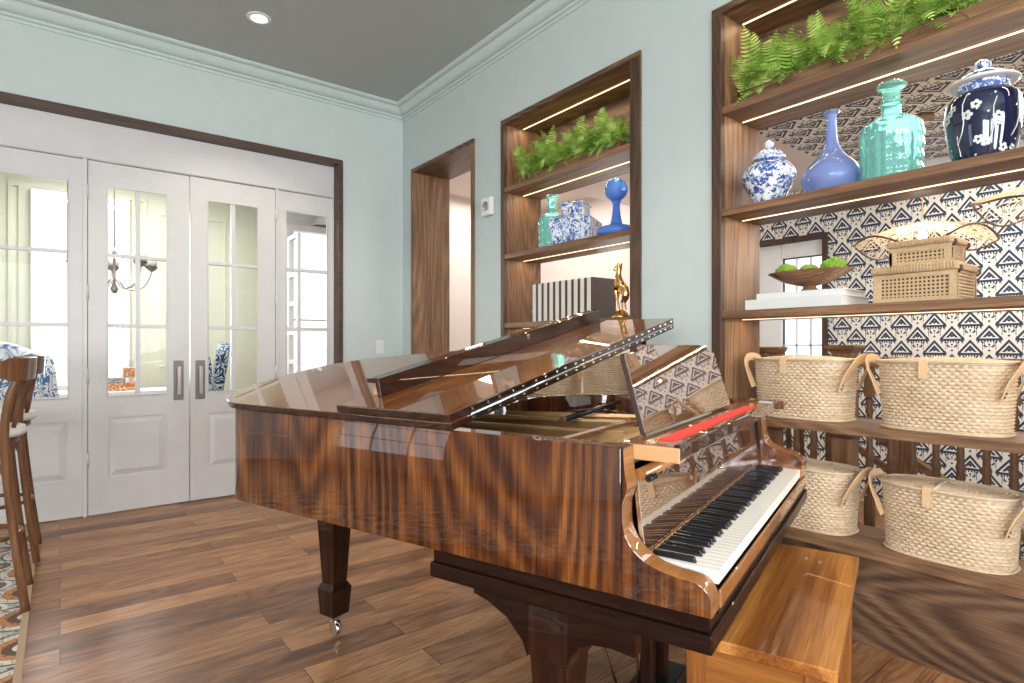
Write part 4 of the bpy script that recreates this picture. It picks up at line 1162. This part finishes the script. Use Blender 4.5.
# lid
TH = radians(12); HX, HZ = BX0-.015, .990
def LP(s_, a, h): return (HX+s_*cos(TH)-h*sin(TH), a, HZ+s_*sin(TH)+h*cos(TH))
SE = lambda s_: .655-.083*s_     # seam line
lid = [(0, SE(0)), (0, 1.0), (0, 1.4), (0, 1.60)]+smoothpoly([(0, 1.60), (.008, 1.68), (.05, 1.765), (.14, 1.838), (.26, 1.868), (.42, 1.862), (.56, 1.825), (.67, 1.74), (.745, 1.63), (.80, 1.50), (.85, 1.38), (.92, 1.27), (1.05, 1.14), (1.22, 1.02), (1.38, .90), (1.455, .76), (1.465, .62)], 6)[1:]+[(1.465, SE(1.465))]
l = MB(); l.prism(lid, lambda p: LP(p[0], p[1], 0), lambda p: LP(p[0], p[1], .022), mi_side=1)
M['lidwood'] = wood('lid_walnut_gloss', [(.1, (.055, .018, .006)), (.45, (.15, .052, .014)), (.65, (.24, .090, .024)), (.95, (.40, .165, .048))], 'X', 1.1, 6., .34, .22, 1., seed=2., stretch=.10)
for k_ in ('lidwood', 'veneer', 'veneer_x'):
    M[k_].node_tree.nodes['Principled BSDF'].inputs['Coat IOR'].default_value = 1.55
lo = l.build('lid', [M['lidwood'], M['veneer_dark']], gp, .003)
flap = [(.0, SE(0)), (1.465, SE(1.465)), (1.465, .965), (.0, 1.095)]
f = MB(); f.prism(flap, lambda p: LP(p[0], p[1], .0235), lambda p: LP(p[0], p[1], .0465), mi_side=1)
f.build('lid_flap', [M['lidwood'], M['veneer_dark']], lo, .003)
# upright board on the folded flap
def bar(mb, s0, s1, d0, d1, h0, h1):
    b0 = 1.015
    g = lambda s_, d, h: LP(s_, b0-.095*s_+d, h)
    mb.hexa([g(s0, d0, h0), g(s1, d0, h0), g(s1, d1, h0), g(s0, d1, h0)], [g(s0, d0, h1), g(s1, d0, h1), g(s1, d1, h1), g(s0, d1, h1)])
b = MB(); bar(b, .10, 1.43, 0, .014, .0465, .104); bar(b, .10, 1.43, .014, .052, .090, .104); b.build('flap_board', M['veneer_dark'], lo, .002)
b = MB(); bar(b, .112, .15, .014, .045, .0465, .070); b.build('bumper_block', M['endgrain'], lo, .002)
# piano hinge across the seam
hp = MB()
def seam(s_, off, h): return LP(s_, SE(s_)-off, h)
hp.hexa([seam(.075, .001, .006), seam(1.45, .001, .006), seam(1.45, -.002, .006), seam(.075, -.002, .006)], [seam(.075, .001, .042), seam(1.45, .001, .042), seam(1.45, -.002, .042), seam(.075, -.002, .042)])
M['hinge'] = plain('dark_steel_leaf', (.16, .15, .15), .25, 1.)
ho = hp.build('seam_hinge', M['hinge'], lo)
hk = MB(); hk.tube([seam(.075, .003, .023), seam(1.45, .003, .023)], .0042, 8); hk.build('hinge_barrel', M['chrome'], lo)
sc_ = MB()
for k in range(24):
    ss = .09+1.34*k/23+.008*(k%2)
    for h in (.012, .036): sc_.box(*sum([[seam(ss, 0, h)[0]-.0032, seam(ss, 0, h)[0]+.0032], [seam(ss, .003, h)[1], seam(ss, .0, h)[1]], [seam(ss, 0, h)[2]-.0032, seam(ss, 0, h)[2]+.0032]], []))
sc_.build('hinge_screws', M['chrome'], lo)
# props
MB().tube([(1.16, .60, .90), (1.165, .607, 1.252)], .011, 10).build('short_prop', M['veneer_dark'], gp)
MB().tube([(.60, .70, .945), (1.30, .77, .955)], .011, 12).build('long_prop', M['black'], gp)
MB().tube([(.596, .6995, .9449), (.604, .7005, .9451)], .0125, 12).build('prop_ferrule', M['chrome'], gp)
# dowels / catch on rim
MB().lathe([(.006, 0), (.006, .012), (.003, .022)], (1.362, .86, ZT-.0), 10).build('lid_rest', M['chrome'], gp)
# legs
def leg(x, y, zt_, w0, w1, wf, blk, nm='leg', casters=True, zc=.0):
    m = MB(); h0, h1, hf = w0/2, w1/2, wf/2
    zf = .145
    m.hexa([(x-h1, y-h1, zf+.08), (x+h1, y-h1, zf+.08), (x+h1, y+h1, zf+.08), (x-h1, y+h1, zf+.08)], [(x-h0, y-h0, zt_-blk), (x+h0, y-h0, zt_-blk), (x+h0, y+h0, zt_-blk), (x-h0, y+h0, zt_-blk)])
    if blk: m.box(x-h0-.006, x+h0+.006, y-h0-.006, y+h0+.006, zt_-blk, zt_)
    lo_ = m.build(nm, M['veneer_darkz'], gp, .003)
    f_ = MB(); f_.hexa([(x-hf*.85, y-hf*.85, zf-.055), (x+hf*.85, y-hf*.85, zf-.055), (x+hf*.85, y+hf*.85, zf-.055), (x-hf*.85, y+hf*.85, zf-.055)], [(x-hf, y-hf, zf+.055), (x+hf, y-hf, zf+.055), (x+hf, y+hf, zf+.055), (x-hf, y+hf, zf+.055)])
    f_.hexa([(x-hf, y-hf, zf+.055), (x+hf, y-hf, zf+.055), (x+hf, y+hf, zf+.055), (x-hf, y+hf, zf+.055)], [(x-h1, y-h1, zf+.08), (x+h1, y-h1, zf+.08), (x+h1, y+h1, zf+.08), (x-h1, y+h1, zf+.08)])
    f_.build('foot_block', M['veneer_darkz'], lo_, .003)
    c = MB(); c.lathe([(.012, .05), (.020, .07), (.020, .092)], (x, y, 0), 14)
    c.box(x-.017, x-.013, y-.018, y+.012, .018, .058).box(x+.013, x+.017, y-.018, y+.012, .018, .058)
    c.X = Matrix.Translation((x, y-.006, .0265)) @ Matrix.Rotation(PI/2, 4, 'Y'); c.lathe([(.0255, -.012), (.0265, 0), (.0255, .012)], seg=20); c.X = Matrix()
    c.build('caster', M['chrome'], lo_)
    return lo_
leg(.372, 1.665, .672, .120, .072, .100, 0)
leg(.004, .3835, .586, .108, .080, .108, .128)
leg(1.31, .3835, .586, .108, .080, .108, .128)
# arched brackets
def bracket(x0, x1):
    pr = [(.603, .586), (.603, .572), (.56, .562), (.50, .535), (.455, .49), (.440, .456), (.438, .456), (.438, .586)]
    pr2 = [(.329, .586), (.329, .462), (.322, .485), (.30, .515), (.265, .530), (.22, .535), (.162, .530), (.162, .586)]
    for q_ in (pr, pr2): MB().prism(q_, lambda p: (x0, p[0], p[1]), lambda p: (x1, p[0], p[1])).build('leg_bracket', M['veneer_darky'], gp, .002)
bracket(BX0+.012, BX0+.05); bracket(1.33, 1.365)
# pedal lyre
MB().box(.44, .76, .31, .41, .555, .588).build('lyre_top', M['veneer_dark'], gp, .003)
for x in (.535, .665): MB().box(x-.020, x+.020, .335, .385, .112, .556).build('lyre_post', M['veneer_darkz'], gp, .003)
MB().box(.455, .745, .29, .42, .045, .113).build('pedal_box', M['black'], gp, .004)
for x in (.53, .60, .67): MB().tube([(x, .31, .070), (x, .24, .066), (x, .19, .058)], [.008, .013, .016], 10, flat=.9).build('pedal', M['brass'], gp)
for x in (.475, .60): MB().tube([(x, .36, .11), (x, .36, .556)], .0045, 8).build('pedal_rod', M['chrome'], gp)
for x in (.475, .725): MB().tube([(x, .415, .080), (x, .66, .672)], .0055, 8).build('lyre_brace', M['chrome'], gp)

# ------------------------------------------------------------------ piano bench
def P2W(b, a, z=0.): return (PO[0]+b*cos(PR)-a*sin(PR), PO[1]+b*sin(PR)+a*cos(PR), z)
bc = thing('piano_bench', 'honey brown wooden piano bench pushed half under the keyboard', 'bench', P2W(.61, -.028), PR)
L2, W2 = .421, .177
MB().box(-L2, L2, -W2, W2, .470, .500).build('seat', M['bench'], bc, .003)
for q_ in (-W2+.022, W2-.040): MB().box(-L2+.03, L2-.03, q_, q_+.018, .375, .470).build('apron', M['bench'], bc, .002)
for q_ in (-L2+.022, L2-.040): MB().box(q_, q_+.018, -W2+.04, W2-.04, .375, .470).build('apron', M['bench_y'], bc, .002)
for sx in (-1, 1):
    for sy in (-1, 1):
        x, y = sx*(L2-.042), sy*(W2-.042)
        MB().hexa([(x-.019, y-.019, 0), (x+.019, y-.019, 0), (x+.019, y+.019, 0), (x-.019, y+.019, 0)], [(x-.026, y-.026, .47), (x+.026, y-.026, .47), (x+.026, y+.026, .47), (x-.026, y+.026, .47)]).build('leg', M['bench_leg'], bc, .003)

# ------------------------------------------------------------------ lights
def area(name, loc, size, energy, col, target=None, rot=None, sizey=None, spread=None):
    L = bpy.data.lights.new(name, 'AREA'); L.energy = energy; L.color = col
    L.shape = 'RECTANGLE' if sizey else 'SQUARE'; L.size = size
    if sizey: L.size_y = sizey
    if spread: L.spread = spread
    o = bpy.data.objects.new(name, L); COL.objects.link(o); o.location = loc
    if target is not None: o.rotation_euler = (Vector(target)-Vector(loc)).to_track_quat('-Z', 'Y').to_euler()
    if rot: o.rotation_euler = rot
    return o
DAYC = (.93, .97, 1.)
for a, b in FW: area('daylight', ((a+b)/2, YF-.18, 1.75), b-a, 130, DAYC, target=((a+b)/2, 5, 1.5), sizey=2.1)
for a, b in LW: area('daylight', (XL-.18, (a+b)/2, 1.75), b-a, 170 if a < 0 else 7, DAYC, target=(5, (a+b)/2, 1.5), sizey=2.1)  # the strong pair is fill through the added left windows
area('daylight', (.2, DY+.3, 1.85), .8, 80, (1, 1, 1), target=(.2, 0, 1.6), sizey=2.1)
# lit fixtures
def point(name, loc, e, col=(1, .85, .66), r=.05):
    L = bpy.data.lights.new(name, 'POINT'); L.energy = e; L.color = col; L.shadow_soft_size = r
    o = bpy.data.objects.new(name, L); COL.objects.link(o); o.location = loc; return o
def spot(name, loc, e, col=(1, .88, .72), ang=110, r=.05):
    L = bpy.data.lights.new(name, 'SPOT'); L.energy = e; L.color = col; L.shadow_soft_size = r; L.spot_size = radians(ang); L.spot_blend = .6
    o = bpy.data.objects.new(name, L); COL.objects.link(o); o.location = loc; return o
spot('downlight', (1.086, 4.255, ZC-.02), 60)
for x, y in ((-1.2, 1.6), (1.1, 1.7), (1.3, -.6), (-1.2, -1.2)):
    t = thing('recessed_light', 'round recessed ceiling light outside the picture', 'ceiling light', (x, y, ZC), group='ceiling lights out of view')
    MB().lathe([(.052, -.006), (.078, -.006), (.082, 0)], seg=24, cap=False).build('trim_ring', M['porcelain'], t)
    MB().lathe([(.0003, -.002), (.052, -.002)], seg=20, cap=False).build('lamp_face', M['lamp'], t)
    spot('downlight', (x, y, ZC-.02), 70)
# shelf LED strips
for (y0, y1, zs) in ((UNIT[0], UNIT[1], [UNIT[3], 2.356, 1.854, 1.350]), (NICHE[0], NICHE[1], [NICHE[3], 2.344, 1.854, 1.350])):
    for z in zs:
        area('shelf_led', (XW+.165, (y0+y1)/2, z-.0045), .004, 2.2, (1, .76, .50), rot=(0, 0, 0), sizey=y1-y0-.06)
# hall
point('pendant_glow', (3.95, 1.22, 1.84), 17, (1, .93, .84), .03)
point('pendant_glow', (3.95, .62, 1.97), 17, (1, .93, .84), .03)
point('hall_fill_point', (4.0, 3.6, 1.7), 9, (1, .94, .88), .15)  # added point to lift the far hall, no fixture there
area('hall_fill', (4.0, 4.9, 2.95), 1.2, 34, (1, .97, .93), rot=(0, 0, 0), sizey=1.6)  # fill panel below the far hall ceiling
area('hall_fill', (4.1, .4, 2.50), 1.2, 30, (1, .96, .9), rot=(0, 0, 0), sizey=2.0)  # same kind of fill panel, below the papered ceiling
area('dining_ceiling', (.6, 7.0, DZ-.05), 1.6, 75, (1, .98, .93), rot=(0, 0, 0), sizey=2.0)

w = bpy.data.worlds.new('sky'); bpy.context.scene.world = w; w.use_nodes = True
bg = w.node_tree.nodes['Background']; bg.inputs[0].default_value = (.88, .94, 1., 1); bg.inputs[1].default_value = 1.3

# ------------------------------------------------------------------ camera
cam = bpy.data.cameras.new('camera'); co = bpy.data.objects.new('camera', cam); COL.objects.link(co)
co.location = (0, 0, 1.21); co.rotation_euler = (PI/2, 0, -radians(37.74))
cam.sensor_width = 36.; cam.lens = 584/1024*36; cam.shift_y = 5.5/1024; cam.clip_start = .05
sc = bpy.context.scene; sc.camera = co
sc.view_settings.view_transform = 'Standard'; sc.view_settings.look = 'None'; sc.view_settings.gamma = 1.; sc.view_settings.exposure = .3; sc.view_settings.use_curve_mapping = False
